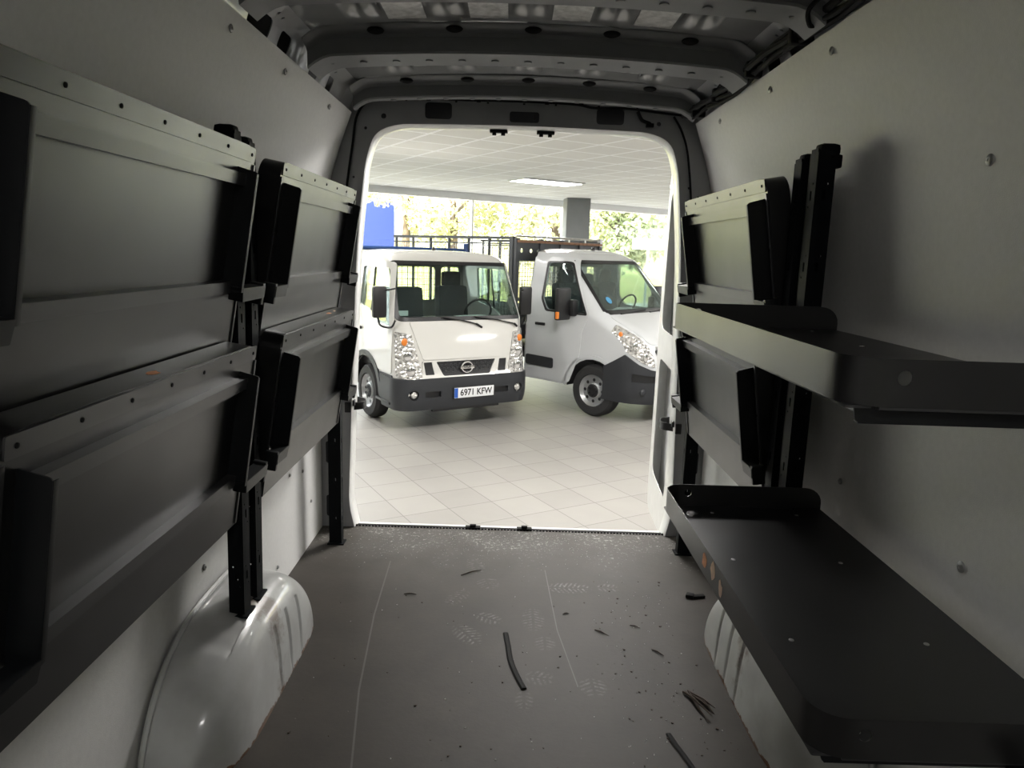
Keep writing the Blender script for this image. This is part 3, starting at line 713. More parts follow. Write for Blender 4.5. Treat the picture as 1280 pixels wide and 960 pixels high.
# ================================================================== POSTS
def post(label,loc,z0,z1,w=.052,d=.042,foot=True,hook=True,sg=1):
    """upright channel: local x towards the aisle, y towards the rear door"""
    t=thing('shelf_post',label,'post',Matrix.Translation(loc),'black perforated shelf posts')
    H_=z1-z0
    def web(u,v):      # u along profile, v up
        pr=[(0,(0,.0)),(w,(w,.0)),(w+d,(w,d)),(2*w+d,(0,d))]
        for (a,p),(b,q) in zip(pr,pr[1:]):
            if u<=b+1e-6: k=(u-a)/(b-a); x,y=p[0]+(q[0]-p[0])*k,p[1]+(q[1]-p[1])*k; break
        else: x,y=pr[-1][1]
        lean=0
        top=max(0,(v-(H_-.05))/.05)
        return (sg*(x-w*.0)*(1) ,y,v)
    hs=[]; v=.12
    while v<H_-.10:
        for uc in (w*.52,w+d*.5,w+d+w*.5):
            hs.append(rrect(uc-.005,v-.013,uc+.005,v+.013,.004,2)); 
            hs.append(circ(uc-.009,v+.030,.003,6)); hs.append(circ(uc+.010,v-.028,.003,6))
        v+=.185
    out=[(0,0),(2*w+d,0),(2*w+d,H_-.03),(w+d,H_),(w,H_),(0,H_-.03)]
    def f(u,v): return web(u,v)
    sheet('channel',out,hs,f,.045,M['post'],t,thick=.0028,smooth=30,cuts=(w,w+d))
    g=MB().box((sg*w*.99,-.0035,H_/2),(.0035,.004,H_-.02)).box((sg*w*.99,d+.0035,H_/2),(.0035,.004,H_-.02)); g.build('edge_bead',M['post'],t)
    if foot: MB().box((sg*w*.55,d/2,.003),(w+.02,d+.03,.006),bev=.001).build('foot_plate',M['post'],t)
    if hook:
        b=MB().box((sg*.016,d/2,H_-.004),(.056,d+.004,.036),bev=.014).box((sg*-.008,d/2,H_-.03),(.026,d*.6,.035),bev=.006); b.build('top_cap',M['post'],t)
    t.location.z=z0
    if loc[1]<2.5: t.rotation_euler=(0,math.radians(.9 if sg>0 else -.4),0)
    return t
post('near post of the pair on the left wheel arch, rusty foot',(-.782,1.895,0),.292,1.636,w=.044,d=.040)
post('far post of the pair on the left wheel arch',(-.783,2.000,0),.292,1.622,w=.044,d=.040)
post('post standing on the floor at the left of the rear doorway',(-.800,3.090,0),.0,1.60,w=.056,d=.030)
post('near post of the pair rising behind the right open shelves',(.838,1.905,0),.292,1.640,w=.048,d=.040,sg=-1)
post('far post of the pair rising behind the right open shelves',(.838,2.010,0),.292,1.628,w=.048,d=.040,sg=-1)
post('post standing on the floor at the right of the rear doorway',(.800+2*CX,3.090,0),.0,1.60,w=.056,d=.030,sg=-1)
for o_,x,y,z in ((0,-.800,2.045,.296),):
    pass
# rust stain lumps at feet
# wall screw caps
def cap(loc,nx,label,group,r=.012):
    o=MB().lathe([(r,0),(r*.95,.003),(r*.6,.0055),(r*.30,.0055),(r*.28,.003),(.0001,.003)],18).build('screw_cap',M['screw'])
    o.matrix_world=basis(loc,Vector((0,1,0)),Vector((0,0,1)),Vector((nx,0,0))); tag(o,label,'screw',group)
for y in (1.94,2.38,2.93,1.50): cap((CX-wx(1.888)+.007,y,1.888),1,'round grey screw cap along the top edge of the left wall lining','screw caps at the top of the left lining')
for y in (1.94,2.38,2.93,1.50): cap((CX+wx(1.884)-.007,y,1.884),-1,'round grey screw cap along the top edge of the right wall lining','screw caps at the top of the right lining')
cap((CX+wx(1.54)-.007,1.40,1.552),-1,'round grey screw cap high on the bare right wall','screw',r=.012)
cap((CX+wx(.74)-.007,1.372,.742),-1,'round grey screw cap on the right wall above the lower open shelf','screw',r=.012)
cap((CX+wx(.75)-.007,1.92,.745),-1,'small screw cap on the right wall beside the shelf posts','screw',r=.009)
for y,z in ((2.80,.42),(2.98,.38),(3.10,.20),(3.08,.52),(2.62,.10)): cap((CX-wx(z)+.007,y,z),1,'round grey screw cap low on the left wall beside the doorway','low screw caps on the left wall',r=.008)
cap((CX-wx(.33)+.007,1.975,.40),1,'round grey screw cap on the left wall just above the wheel arch','screw',r=.010)

# ================================================================== DEBRIS ON THE VAN FLOOR
def strip(pts,w,h,m,name,label,cat):
    P=pathsm(pts,5);V=[];F=[]
    for i,p in enumerate(P):
        t=(P[min(i+1,len(P)-1)]-P[max(0,i-1)]).normalized(); s_=Vector((-t.y,t.x,0))
        for sx,z in ((-1,0),(-.5,h),(.5,h),(1,0)): V.append(p+s_*sx*w/2+Vector((0,0,z)))
    n_=len(P)
    for i in range(n_-1):
        for k in range(4): F.append((i*4+k,i*4+(k+1)%4,(i+1)*4+(k+1)%4,(i+1)*4+k))
    F+= [(0,1,2,3),(n_*4-1,n_*4-2,n_*4-3,n_*4-4)]
    return tag(mesh_obj(name,V,F,m,smooth=30),label,cat)
strip([(.021,2.349,.002),(.030,2.27,.002),(.040,2.17,.002),(.062,2.08,.002),(.082,2.019,.002)],.020,.004,M['rubber'],'rubber_strip','black rubber strip lying in the middle of the dark van floor','rubber strip')
strip([(.494,1.826,.002),(.505,1.78,.002),(.52,1.73,.002),(.535,1.67,.002)],.017,.003,M['rubber'],'rubber_strip','short black rubber strip on the van floor near the right wheel arch','rubber strip')
tw=MB()
for i in range(7):
    a=Vector((.600+random.uniform(-.02,.02),2.03-random.uniform(0,.03),.006)); b_=Vector((.640+random.uniform(-.03,.03),1.90+random.uniform(-.02,.05),.004+.004*i*.5))
    tw.tube([a,(a+b_)/2+Vector((random.uniform(-.012,.012),0,.004)),b_],[.004,.0035,.0015],6)
tag(tw.build('twig_bundle',M['twig']),'small tangle of dry brown twigs on the van floor beside the right wheel arch','twigs')
c_=MB().box((0,0,.006),(.05,.02,.010),Matrix.Rotation(.2,3,'Z'),bev=.002).box((-.035,.0,.008),(.03,.030,.014),Matrix.Rotation(-.4,3,'Z'),bev=.003)
o=c_.build('plastic_clip',M['rubber']); o.location=(.80,2.67,0); tag(o,'broken black plastic clip on the van floor by the lower open shelf','clip')
for (x,y,a,l) in ((.37,2.37,-.7,.06),(.50,2.42,-.5,.04),(.25,2.50,.3,.025),(-.36,2.62,.0,.05),(-.13,2.83,.6,.10),(.55,2.25,-.8,.05)):
    d=Vector((math.cos(a),math.sin(a),0))*l/2; p=Vector((x,y,.003))
    o=MB().tube([-d,Vector((0,.003,.002)),d],[.002,.003,.001],5).build('wood_splinter',M['twig']); o.location=p
    tag(o,'thin dark wood splinter lying on the van floor','splinter','wood splinters scattered on the van floor')
cr=MB()
for i in range(620):
    if i<500: x=random.gauss(.0,.45); y=3.28-abs(random.gauss(0,.16))
    elif i<560: x=random.uniform(.35,.66); y=random.uniform(1.7,2.7)
    else: x=random.uniform(-.62,.6); y=random.uniform(1.5,3.2)
    if abs(x)>.72: continue
    r_=random.uniform(.0006,.0022)
    cr.box((x,y,r_*.5),(r_*random.uniform(1,2.4),r_*random.uniform(1,2),r_),Matrix.Rotation(random.uniform(0,3),3,'Z'))
tag(cr.build('floor_grit',mat('pale_grit',(.45,.43,.40),.9),smooth=None),'pale grit and crumbs scattered over the dark van floor','grit',kind='stuff')
dk=MB()
for i in range(140):
    x=random.uniform(.35,.68) if i%2 else random.uniform(-.62,.6); y=random.uniform(1.5,2.8); r_=random.uniform(.001,.0035)
    dk.box((x,y,r_*.5),(r_*random.uniform(1,2.4),r_*random.uniform(1,2),r_),Matrix.Rotation(random.uniform(0,3),3,'Z'))
tag(dk.build('floor_crumbs',M['twig'],smooth=None),'dark bark crumbs scattered on the right side of the van floor','crumbs',kind='stuff')

# ================================================================== SHOWROOM
A30=math.radians(30)
RZ=Matrix.Rotation(A30,4,'Z')
o=MB().box((0,0,-.05),(44,44,.1)).build('showroom_floor',M['sfloor']); o.matrix_world=Matrix.Translation((0,4,G))@RZ; struct(o)
# floor only inside: outside paving lies lower
CZ=2.56
# window wall runs along direction dW from P0
P0=Vector((-2.9,14.3,0)); P1=Vector((1.30,17.0,0)); dW=(P1-P0).normalized(); nW=Vector((-dW.y,dW.x,0))
phW=math.atan2(dW.y,dW.x)
W4=basis((P0.x,P0.y,G),dW,nW,Vector((0,0,1)))     # local: x along wall, y outwards, z up from the floor
HC=CZ-G
# ceiling: big slab ending at the window wall
def in_wall(x,y): return W4@Vector((x,y,0))
R30=Matrix.Translation((.55,12.55,CZ))@RZ@Matrix.Translation((-.6,-.3,0))
Ri=R30.inverted()
cp_=[in_wall(-14,.15),in_wall(22,.15),Vector((20,-7,0)),Vector((-12,-7,0))]
pts=[Ri@Vector((p.x,p.y,CZ)) for p in cp_]
V=[(p.x,p.y,0) for p in pts]+[(p.x,p.y,.12) for p in pts]
o=mesh_obj('showroom_ceiling',V,[(3,2,1,0),(4,5,6,7),(0,1,5,4),(1,2,6,5),(2,3,7,6),(3,0,4,7)],M['sceil']); o.matrix_world=R30; struct(o)
LAMPS=[(0,0,40,'rectangular lit ceiling panel in the middle of the showroom ceiling seen through the doorway'),(-4.2,-1.2,50,'lit ceiling panel at the far left edge of the showroom ceiling in the doorway'),(4.8,0,40,None),
 (0,-6.6,95,None),(-3.6,-6.6,95,None),(-7.2,-4.2,70,None),(4.2,-5.4,90,None),(-6.0,-10.8,40,None),(3.6,-13.2,40,None)]
for (u,v,en,lb) in LAMPS:
    m4=R30@Matrix.Translation((u+.6,v+.3,0))
    t=thing('ceiling_light',lb or 'lit ceiling panel of the showroom outside the view of the doorway','ceiling light',m4,'ceiling light panels')
    MB().box((0,0,-.012),(1.20,.60,.02)).build('frame',M['white'],t); MB().box((0,0,-.024),(1.12,.52,.006)).build('diffuser',M['lamp'],t)
    la=bpy.data.lights.new('showroom_lamp','AREA'); la.shape='RECTANGLE'; la.size=1.12; la.size_y=.52; la.energy=en; la.color=(1,.975,.94)
    lo=bpy.data.objects.new('showroom_lamp',la); C.objects.link(lo); lo.matrix_world=m4@Matrix.Translation((0,0,-.035))
# window wall: fascia, sill, mullions, glass
def inw(name,c,d,m,label=None,cat=None,st=True,bev=0):
    o=MB().box(c,d,bev=bev).build(name,m); o.matrix_world=W4; 
    return struct(o)
inw('trim_10',(4,.1,HC-.07),(36,.25,.14),M['white'])
inw('trim_11',(4,.1,.03),(36,.12,.06),M['white'])
xm=[-10,-7,-4,-1.2,2.45,4.95,9.2,12.2,15.2,18.5]
for i,x in enumerate(xm):
    w={4:.035,5:.15}.get(i,.06)
    inw('trim_%d'%(12+i),(x,.1,HC/2),(w,.10,HC),M['white'])
for i in range(len(xm)-1):
    o=MB().box(((xm[i]+xm[i+1])/2,.1,HC/2-.1),(xm[i+1]-xm[i]-.06,.01,HC-.3)).build('window_%d'%(i+1),M['wglass']); o.matrix_world=W4; struct(o)
pl=MB().box((0,0,HC/2),(.52,.52,HC),bev=.01).build('column',M['pillar']); pl.matrix_world=Matrix.Translation((1.40,16.15,G))@Matrix.Rotation(phW*.15,4,'Z'); tag(pl,'square grey concrete column standing inside the window wall','column')

o=MB().box((-11.5,4,CZ/2+G/2),(.2,22,CZ-G)).build('showroom_wall_left',M['white']); struct(o)
o=MB().box((17.5,5,CZ/2+G/2),(.2,28,CZ-G)).build('showroom_wall_right',M['white']); struct(o)
o=MB().box((4,-7.1,CZ/2+G/2),(32,.2,CZ-G)).build('showroom_wall_back',M['white']); struct(o)
# ================================================================== OUTDOORS
o=MB().box((0,0,-.5),(160,90,1)).build('outdoor_ground',M['asphalt']); o.matrix_world=W4@Matrix.Translation((0,45.6,-.12)); struct(o)
# grass bank rising beyond the car park
V=[];F=[];nx,ny=60,16
for j in range(ny+1):
    for i in range(nx+1):
        x=-45+110*i/nx; y=11+28*j/ny; h=2.9*(1-math.exp(-((y-11)/9)**1.5))+.12*math.sin(x*.7)+.1*random.random()
        V.append((x,y,h-.14 if j else -.2))
for j in range(ny):
    for i in range(nx): a=j*(nx+1)+i; F.append((a,a+1,a+nx+2,a+nx+1))
o=mesh_obj('grass_bank',V,F,M['grass'],smooth=60); o.matrix_world=W4; struct(o)
def tree(wx_,wy,wz,h,r,m,label,nl=2600,seed=1):
    rnd=random.Random(seed)
    t=thing('tree',label,'tree',Matrix.Translation((wx_,wy,wz)),'trees on the grass bank')
    tr=MB().tube([(0,0,-.4),(.08,.03,h*.25),(-.05,.05,h*.5),(.05,0,h*.8)],[.22,.17,.12,.05],9)
    for k in range(6):
        a=k*1.05+rnd.random(); tr.tube([(0,0,h*(.3+.07*k)),(math.cos(a)*r*.35,math.sin(a)*r*.35,h*(.45+.07*k)),(math.cos(a)*r*.7,math.sin(a)*r*.7,h*(.55+.07*k))],[.08,.05,.02],6)
    tr.build('trunk',M['bark'],t)
    V=[];F=[]
    cl=[]
    for k in range(26):
        a=rnd.uniform(0,2*PI); z=rnd.uniform(.12,1.0); rr=r*math.sin(PI*min(1,z*.85+.12))*rnd.uniform(.25,.95)
        cl.append((math.cos(a)*rr,math.sin(a)*rr,h*z,r*rnd.uniform(.22,.40)))
    for i in range(nl):
        c=rnd.choice(cl); d=Vector((rnd.gauss(0,1),rnd.gauss(0,1),rnd.gauss(0,.8))).normalized()*c[3]*rnd.uniform(.5,1.05)
        p=Vector(c[:3])+d; s_=rnd.uniform(.07,.15)
        u=Vector((rnd.gauss(0,1),rnd.gauss(0,1),rnd.gauss(0,1))).normalized(); w=u.cross(Vector((rnd.gauss(0,1),rnd.gauss(0,1),rnd.gauss(0,1)))).normalized()
        k=len(V); V+=[p-u*s_,p+w*s_*.55,p+u*s_,p-w*s_*.55]; F.append((k,k+1,k+2,k+3))
    mesh_obj('crown',V,F,m,t)
    return t
TR=[(-2.5,30,5.0,2.2,'leafy'),(.2,31,6.2,2.6,'leafy'),(2.8,32.5,6.6,2.7,'leafy'),(5.3,34,6.6,2.7,'leafy'),(-5.2,35,5.5,2.2,'leafy'),(8.0,34,6.5,2.6,'leafg'),(10.6,35.5,6.4,2.7,'leafg'),(1.6,27.5,4.2,2.0,'leafy'),(4.2,29,4.0,2.0,'leafg'),(7.0,30,4.2,2.1,'leafg'),(13.2,37,6.5,2.8,'leafy')]
TL=['pale yellow-green tree beside the blue building','tall yellow-green tree in the left half of the window','full yellow-green tree in the middle of the window','yellow-green tree just left of the grey column','thin yellow-green tree in front of the white building','green tree just right of the grey column','green tree right of the column, behind the white sign','low yellow bush at the foot of the trees, left','low green bush at the foot of the trees, centre','low green bush at the foot of the trees, right','yellow-green tree at the far right of the windows']
for i,(x,y,h,r_,mm) in enumerate(TR): tree(x,y,G+1.6+(.4 if y>29 else -.3),h,r_,M[mm],TL[i],nl=5200,seed=i+3)
t=thing('blue_building','blue clad building with yellow lettering seen at the left of the doorway','building',Matrix.Translation((-9.0,38,G))@Matrix.Rotation(.15,4,'Z'))
MB().box((.6,2,3.5),(4.3,4,3.3)).build('blue_wall',M['bblue'],t); MB().box((-.2,2.05,1.0),(6,3.8,2.2)).build('base_wall',M['bwhite'],t)
MB().box((-2.0,1.6,3.6),(1.2,4,2.2)).build('yellow_panel',M['byel'],t)
text_mesh('yellow_letters','os',1.0,M['byel'],t,Matrix.Translation((-.75,-.06,5.0))@Matrix.Rotation(PI/2,4,'X'),ext=.03,bold=.03)
t=thing('white_building','pale white building behind the trees, right of the blue one','building',Matrix.Translation((-4.3,44,G)))
MB().box((0,2,2.7),(6.0,4,5.4)).build('wall',M['bwhite'],t)
for k in range(3): MB().box((-1.8+1.8*k,-.02,3.4),(.8,.06,1.0)).build('window',M['cage'],t)
t=thing('street_sign','white rectangular sign board on a post outside, right of the column','sign',Matrix.Translation((4.9,26,G)))
MB().box((0,0,2.55),(1.15,.05,.38)).build('board',M['white'],t); MB().tube([(0,.05,-.1),(0,.05,2.6)],.05).build('pole',M['steel'],t)
# ================================================================== TRUCKS
class Wrap:
    def __init__(s,XF,W,R): s.XF,s.W,s.R=XF,W,R
    def p(s,u,z,off=0.0):
        xf,W,r=lerp(s.XF,z),lerp(s.W,z),lerp(s.R,z); a=W-r;q=r*PI/2;k=1 if u>=0 else -1;v=abs(u)
        if v<a: return (xf+off,u,z)
        if v<a+q: t=(v-a)/r; return (xf-r+(r+off)*math.cos(t),k*(a+(r+off)*math.sin(t)),z)
        return (xf-r-(v-a-q),k*(W+off),z)
    def sx(s,x,z,k=1):
        xf,W,r=lerp(s.XF,z),lerp(s.W,z),lerp(s.R,z)
        if x>xf-r: return k*(W-r+r*math.acos(max(-1,min(1,(x-(xf-r))/r))))
        return k*(W-r+r*PI/2+(xf-r-x))
    def sy(s,y,z):
        W,r=lerp(s.W,z),lerp(s.R,z); a=W-r;k=1 if y>=0 else -1;v=abs(y)
        return y if v<a else k*(a+r*math.asin(min(1,(v-a)/r)))
def side(Wr,P,k,r=0,res=.05,n=5):
    Q=dens(rpoly(P,r,n) if r else P,res); return [(Wr.sx(x,z,k),z) for x,z in Q]
def front(Wr,P,r=0,res=.05,n=4):
    Q=dens(rpoly(P,r,n) if r else P,res); return [(Wr.sy(y,z),z) for y,z in Q]
def wsheet(name,Wr,out,holes,off,res,m,parent,thick=.006,offset=-1,smooth=40):
    V_,F_=sheet_geo(out,holes,lambda s,z:Wr.p(s,z,off),res)
    # orient outwards
    me=bpy.data.meshes.new(name); me.from_pydata([tuple(v) for v in V_],[],F_); me.materials.append(m); me.update()
    cen=Vector((-.9,0,1.1)); tot=sum((p.center-cen).dot(p.normal) for p in me.polygons)
    if tot<0: me.flip_normals()
    me.polygons.foreach_set('use_smooth',[True]*len(me.polygons)); me.set_sharp_from_angle(angle=math.radians(smooth))
    o=link(bpy.data.objects.new(name,me),parent)
    md=o.modifiers.new('s','SOLIDIFY'); md.thickness=thick; md.offset=offset
    return o
def wheel(parent,x,y,k,R=.34,w=.20,style=0):
    """k=-1 right side (outer face towards -y)"""
    M4=Matrix.Translation((x,y,R))@Matrix.Rotation(PI/2 if k<0 else -PI/2,4,'X')
    t=MB().lathe([(R*.60,-w/2),(R*.86,-w/2),(R*.97,-w/2+.025),(R,-w/2+.05),(R,w/2-.05),(R*.97,w/2-.025),(R*.90,w/2),(R*.66,w/2+.004),(R*.60,w/2-.02)],40,M4,False)
    o=t.build('wheel',M['tyre'],parent)
    rim=MB().lathe([(R*.62,w/2-.012),(R*.60,w/2-.004),(R*.56,w/2-.02),(R*.50,w/2-.045),(R*.30,w/2-.050),(R*.30,w/2-.03),(R*.20,w/2-.012),(.0001,w/2-.012)],40,M4,False); rim.build('rim',M['rim'],o)
    hh=MB()
    for a in range(8): hh.lathe([(R*.065,w/2-.042),(.0001,w/2-.041)],12,M4@Matrix.Translation((R*.41*math.cos(a*PI/4),R*.41*math.sin(a*PI/4),0)))
    hh.build('rim_holes',M['blackpl'],o)
    hb=MB().lathe([(R*.27,w/2-.05),(R*.26,w/2-.018),(R*.20,w/2-.006),(.0001,w/2-.004)],24,M4)
    for a in range(5): hb.lathe([(R*.06,w/2-.02),(R*.05,w/2+.004),(.0001,w/2+.006)],8,M4@Matrix.Translation((R*.17*math.cos(a*1.257),R*.17*math.sin(a*1.257),0)))
    hb.build('hub_cap',M['blackpl'] if style else M['plastic'],o)
    return o
def seat(parent,x,y,w=.46,zs=1.02,zt=1.62,head=True):
    s_=MB().box((x+.22,y,zs-.08),(.50,w,.16),bev=.05).box((x-.03,y,(zs+zt)/2),(.16,w,zt-zs+.1),Matrix.Rotation(-.12,3,'Y'),bev=.06)
    o=s_.build('seat',M['seat'],parent)
    if head:
        MB().box((x-.07,y,zt+.13),(.10,.26,.20),bev=.04).build('headrest',M['seat'],o)
    return o
def cab_common(t,Wr,xb,zroof,paint,winW,doorP,winP,archx,archr,zlow,backwin):
    smax=lambda z,k:Wr.sx(xb,z,k)
    zt=zroof; zs=[zlow+(zt-zlow)*i/24 for i in range(25)]
    # outline with wheel arch notch
    def edge(k):
        pts=[]
        for i in range(13):
            a=PI*i/12; x=archx+archr*math.cos(a); z=max(zlow,archr*.98*math.sin(a)+.34-.0)
            pts.append((Wr.sx(x,z,k),z))
        return pts
    R_=[(smax(z,1),z) for z in zs]; Lr=[(smax(z,-1),z) for z in zs][::-1]
    aR=edge(1); aL=edge(-1)[::-1]
    out=[(-.3,zlow),(0,zlow),(.3,zlow),(aR[0][0],zlow)]+aR+[(aR[-1][0],zlow)]+R_[0:]+Lr+[(aL[0][0],zlow)]+aL+[(aL[-1][0],zlow)]
    # remove consecutive duplicates
    o2=[]
    for p in out:
        if not o2 or math.hypot(p[0]-o2[-1][0],p[1]-o2[-1][1])>.004: o2.append(p)
    return o2
def roof(t,Wr,xb,z0,rise,paint,bulge=.0):
    V=[];F=[];nx,ny=30,24
    xf=lerp(Wr.XF,z0); W=lerp(Wr.W,z0); r=lerp(Wr.R,z0)
    for i in range(nx+1):
        x=xb+(xf-xb)*i/nx
        d=xf-x; wy=W if d>=r else W-r+math.sqrt(max(0,r*r-(r-d)**2))
        for j in range(ny+1):
            v=-1+2*j/ny; y=wy*v; fx=min(1,(d+.0)/.35); e=(1-abs(v)**4)*(1-(1-fx)**2.2)**.6 if d>0 else 0
            V.append((x,y,z0+rise*e))
    for i in range(nx):
        for j in range(ny): a=i*(ny+1)+j; F.append((a,a+ny+1,a+ny+2,a+1))
    o=mesh_obj('roof_panel',V,F,paint,t,smooth=60); o.modifiers.new('s','SOLIDIFY').thickness=.01
    return o
def backwall(t,Wr,xb,zlow,zt,wins,m):
    zs=[zlow+(zt-zlow)*i/10 for i in range(11)]
    out=[(lerp(Wr.W,z),z) for z in zs]+[(-lerp(Wr.W,z),z) for z in zs[::-1]]
    sheet('rear_wall',out,wins,lambda y,z:(xb+.01,y,z),.15,m,t,thick=.012)
def mirror(t,x,y,z,h=.38,w=.17,k=-1,big=False):
    b=MB().box((x,y+k*.12,z),(.07,w,h),bev=.03); o=b.build('wing_mirror',M['blackpl'],t)
    if big: MB().box((x+.04,y+k*(-.04),z-.05),(.12,.14,.22),bev=.04).build('mirror_arm',M['blackpl'],o)
    else:
        a=MB().tube(pathsm([(x,y+k*.14,z-h/2+.03),(x+.03,y+k*.12,z-h/2-.08),(x+.10,y+k*.02,z-h/2-.10),(x+.16,y-k*.005,z-h/2-.02)]),.012,7)
        a.tube([(x+.02,y+k*.06,z+h/2-.05),(x+.14,y-k*.02,z+h/2-.02)],.010,7); a.build('mirror_arm',M['blackpl'],o)
    MB().box((x-.036,y+k*.12,z),(.004,w*.82,h*.85)).build('mirror_glass',M['chrome'],o)
    return o

# ---------------- truck 1: cab-over flatbed
ph=math.radians(-57.7)
t1=thing('flatbed_truck','cream white cab-over truck facing the van, round badge and number plate, dark bumper','truck',Matrix.Translation((-.486,8.339,G))@Matrix.Rotation(ph,4,'Z'))
W1=Wrap([(.28,-.02),(.34,0),(.62,0),(.68,-.03),(.84,-.05),(1.30,-.13),(1.95,-.40),(2.00,-.44),(2.04,-.52)],[(.28,.85),(.4,.87),(1.30,.87),(1.95,.80),(2.00,.785),(2.04,.75)],[(.28,.16),(1.3,.18),(2.04,.16)])
xb=-1.66; AX=-1.02
win1=[(-.28,1.24),(-.36,1.30),(-.44,1.88),(-.52,1.90),(-1.18,1.90),(-1.26,1.84),(-1.27,1.44),(-.90,1.40),(-.5,1.24)]
win1=[(-.26,1.22),(-.45,1.88),(-1.22,1.88),(-1.26,1.42),(-.85,1.36),(-.62,1.24)]
out=cab_common(t1,W1,xb,2.04,M['paintc'],None,None,None,AX,.46,.40,None)
hs=[front(W1,[(-.81,1.32),(.81,1.32),(.765,1.94),(-.765,1.94)],.05)]+[side(W1,win1,k,.04) for k in (-1,1)]
wsheet('cab_shell',W1,out,hs,0,.085,M['paintc'],t1,thick=.02)
roof(t1,W1,xb,2.04,.055,M['paintc'])
backwall(t1,W1,xb,.6,2.04,[rrect(-.62,1.42,.0+.37,1.87,.06),rrect(.44,1.42,.74,1.87,.05)][:1]+[rrect(.46,1.42,.74,1.87,.05)],M['headl'])
wsheet('windscreen',W1,front(W1,[(-.835,1.295),(.835,1.295),(.79,1.965),(-.79,1.965)],.06),[],.003,.09,M['glass'],t1,thick=.003)
wsheet('windscreen_seal',W1,front(W1,[(-.84,1.29),(.84,1.29),(.79,1.968),(-.79,1.968)],.06),[front(W1,[(-.795,1.335),(.795,1.335),(.75,1.925),(-.75,1.925)],.05)],.006,.09,M['blackpl'],t1,thick=.004)
for k in (-1,1):
    wsheet('side_window',W1,side(W1,win1,k,.04),[],-.004,.1,M['glass'],t1,thick=.003)
    dp=[(-.22,.68),(-.215,1.3),(-.42,1.95),(-1.30,1.95),(-1.36,1.4),(-1.36,.95),(-1.24,.86),(-1.05,.83),(-.80,.80),(-.62,.68)]
    d=wsheet('cab_door',W1,side(W1,dp,k,.04),[side(W1,win1,k,.04)],.012,.09,M['paintc'],t1,thick=.010)
    MB().box((-1.22,k*.895,1.12),(.16,.022,.035),bev=.008).build('door_handle',M['blackpl'],d)
    MB().tube([W1.p(W1.sx(x,z,k),z,.0) for x,z in ((-.86,1.36),(-.86,1.88))],.012,6).build('window_divider',M['blackpl'],d)
    fl_=[(-.215,.40),(-.215,.66),(-.60,.66)]+[(AX+.40*math.cos(a*PI/10)+.0,.36+.47*math.sin(a*PI/10)) for a in range(1,10)]+[(-1.50,.40),(-1.44,.40)]
    ring=[(AX+.52*math.cos(a*PI/14),.36+.50*math.sin(a*PI/14)) for a in range(0,15)]
    inn=[(AX+.44*math.cos(a*PI/14),.36+.43*math.sin(a*PI/14)) for a in range(14,-1,-1)]
    wsheet('wheel_arch_trim',W1,side(W1,ring+inn,k,0),[],.022,.07,M['plastic'],t1,thick=.03)
    wsheet('side_skirt',W1,side(W1,[(-.20,.33),(-.20,.66),(-.56,.66),(-.60,.33)],k,0),[],.016,.07,M['plastic'],t1,thick=.03)
    MB().box((-.42,k*.88,.335),(.42,.06,.03),bev=.008).build('cab_step',M['plastic'],t1)
# front details
wsheet('bonnet_flap',W1,front(W1,[(-.70,1.285),(-.555,.845),(.555,.845),(.70,1.285)],.03),[],.010,.09,M['paintc'],t1,thick=.008)
GR=[(-.40,.822),(.40,.822),(.31,.655),(-.31,.655)]
SL=[[(-.56,.822),(-.455,.822),(-.425,.675),(-.54,.675)],[(.56,.822),(.455,.822),(.425,.675),(.54,.675)]]
wsheet('grille_surround',W1,front(W1,[(-.565,.84),(.565,.84),(.59,.62),(-.59,.62)],.02),[front(W1,GR,.02),*[front(W1,s_,.01) for s_ in SL]],.022,.06,M['paintc'],t1,thick=.02)
g=wsheet('grille',W1,front(W1,[(-.57,.83),(.57,.83),(.57,.64),(-.57,.64)]),[],.008,.08,M['blackpl'],t1,thick=.004)
hx=MB()
for r_i in range(4):
    for c_i in range(13):
        y=-.36+c_i*.06+(.03 if r_i%2 else 0); z=.675+r_i*.042
        if abs(y)>.31+ (z-.655)*.5: continue
        q=W1.p(y,z,.010); hx.tube([(q[0],q[1]+.026*math.cos(a*PI/3),q[2]+.019*math.sin(a*PI/3)) for a in range(6)],.004,5,closed=True)
hx.build('grille_mesh',M['plastic'],g)
q=W1.p(0,.742,.03)
bd=MB().tube([(q[0]+.004,q[1]+.072*math.cos(a*PI/14),q[2]+.062*math.sin(a*PI/14)) for a in range(28)],.010,6,closed=True).box((q[0]+.008,0,q[2]),(.012,.185,.034),bev=.004)
bd=bd.build('round_badge',M['chrome'],t1)
text_mesh('badge_letters','NISSAN',.030,M['platek'],bd,Matrix.Translation((q[0]+.0145,0,q[2]))@Matrix.Rotation(PI/2,4,'Z')@Matrix.Rotation(PI/2,4,'X'),ext=.0006,bold=.0006)
for k in (-1,1):
    HP=[(k*.69,1.145),(k*.845,1.175),(k*.852,.66),(k*.59,.60),(k*.575,.66)]
    h_=wsheet('headlight',W1,front(W1,HP,.02),[],.020,.05,M['lens'],t1,thick=.03)
    for (y,z,r_,m_) in ((.765,1.06,.045,'amber'),(.74,.90,.06,'chrome'),(.715,.73,.065,'chrome')):
        p=W1.p(W1.sy(k*y,z),z,.026); MB().ell(p,(.014,r_*.85,r_),6).build('lamp_reflector',M[m_],h_)
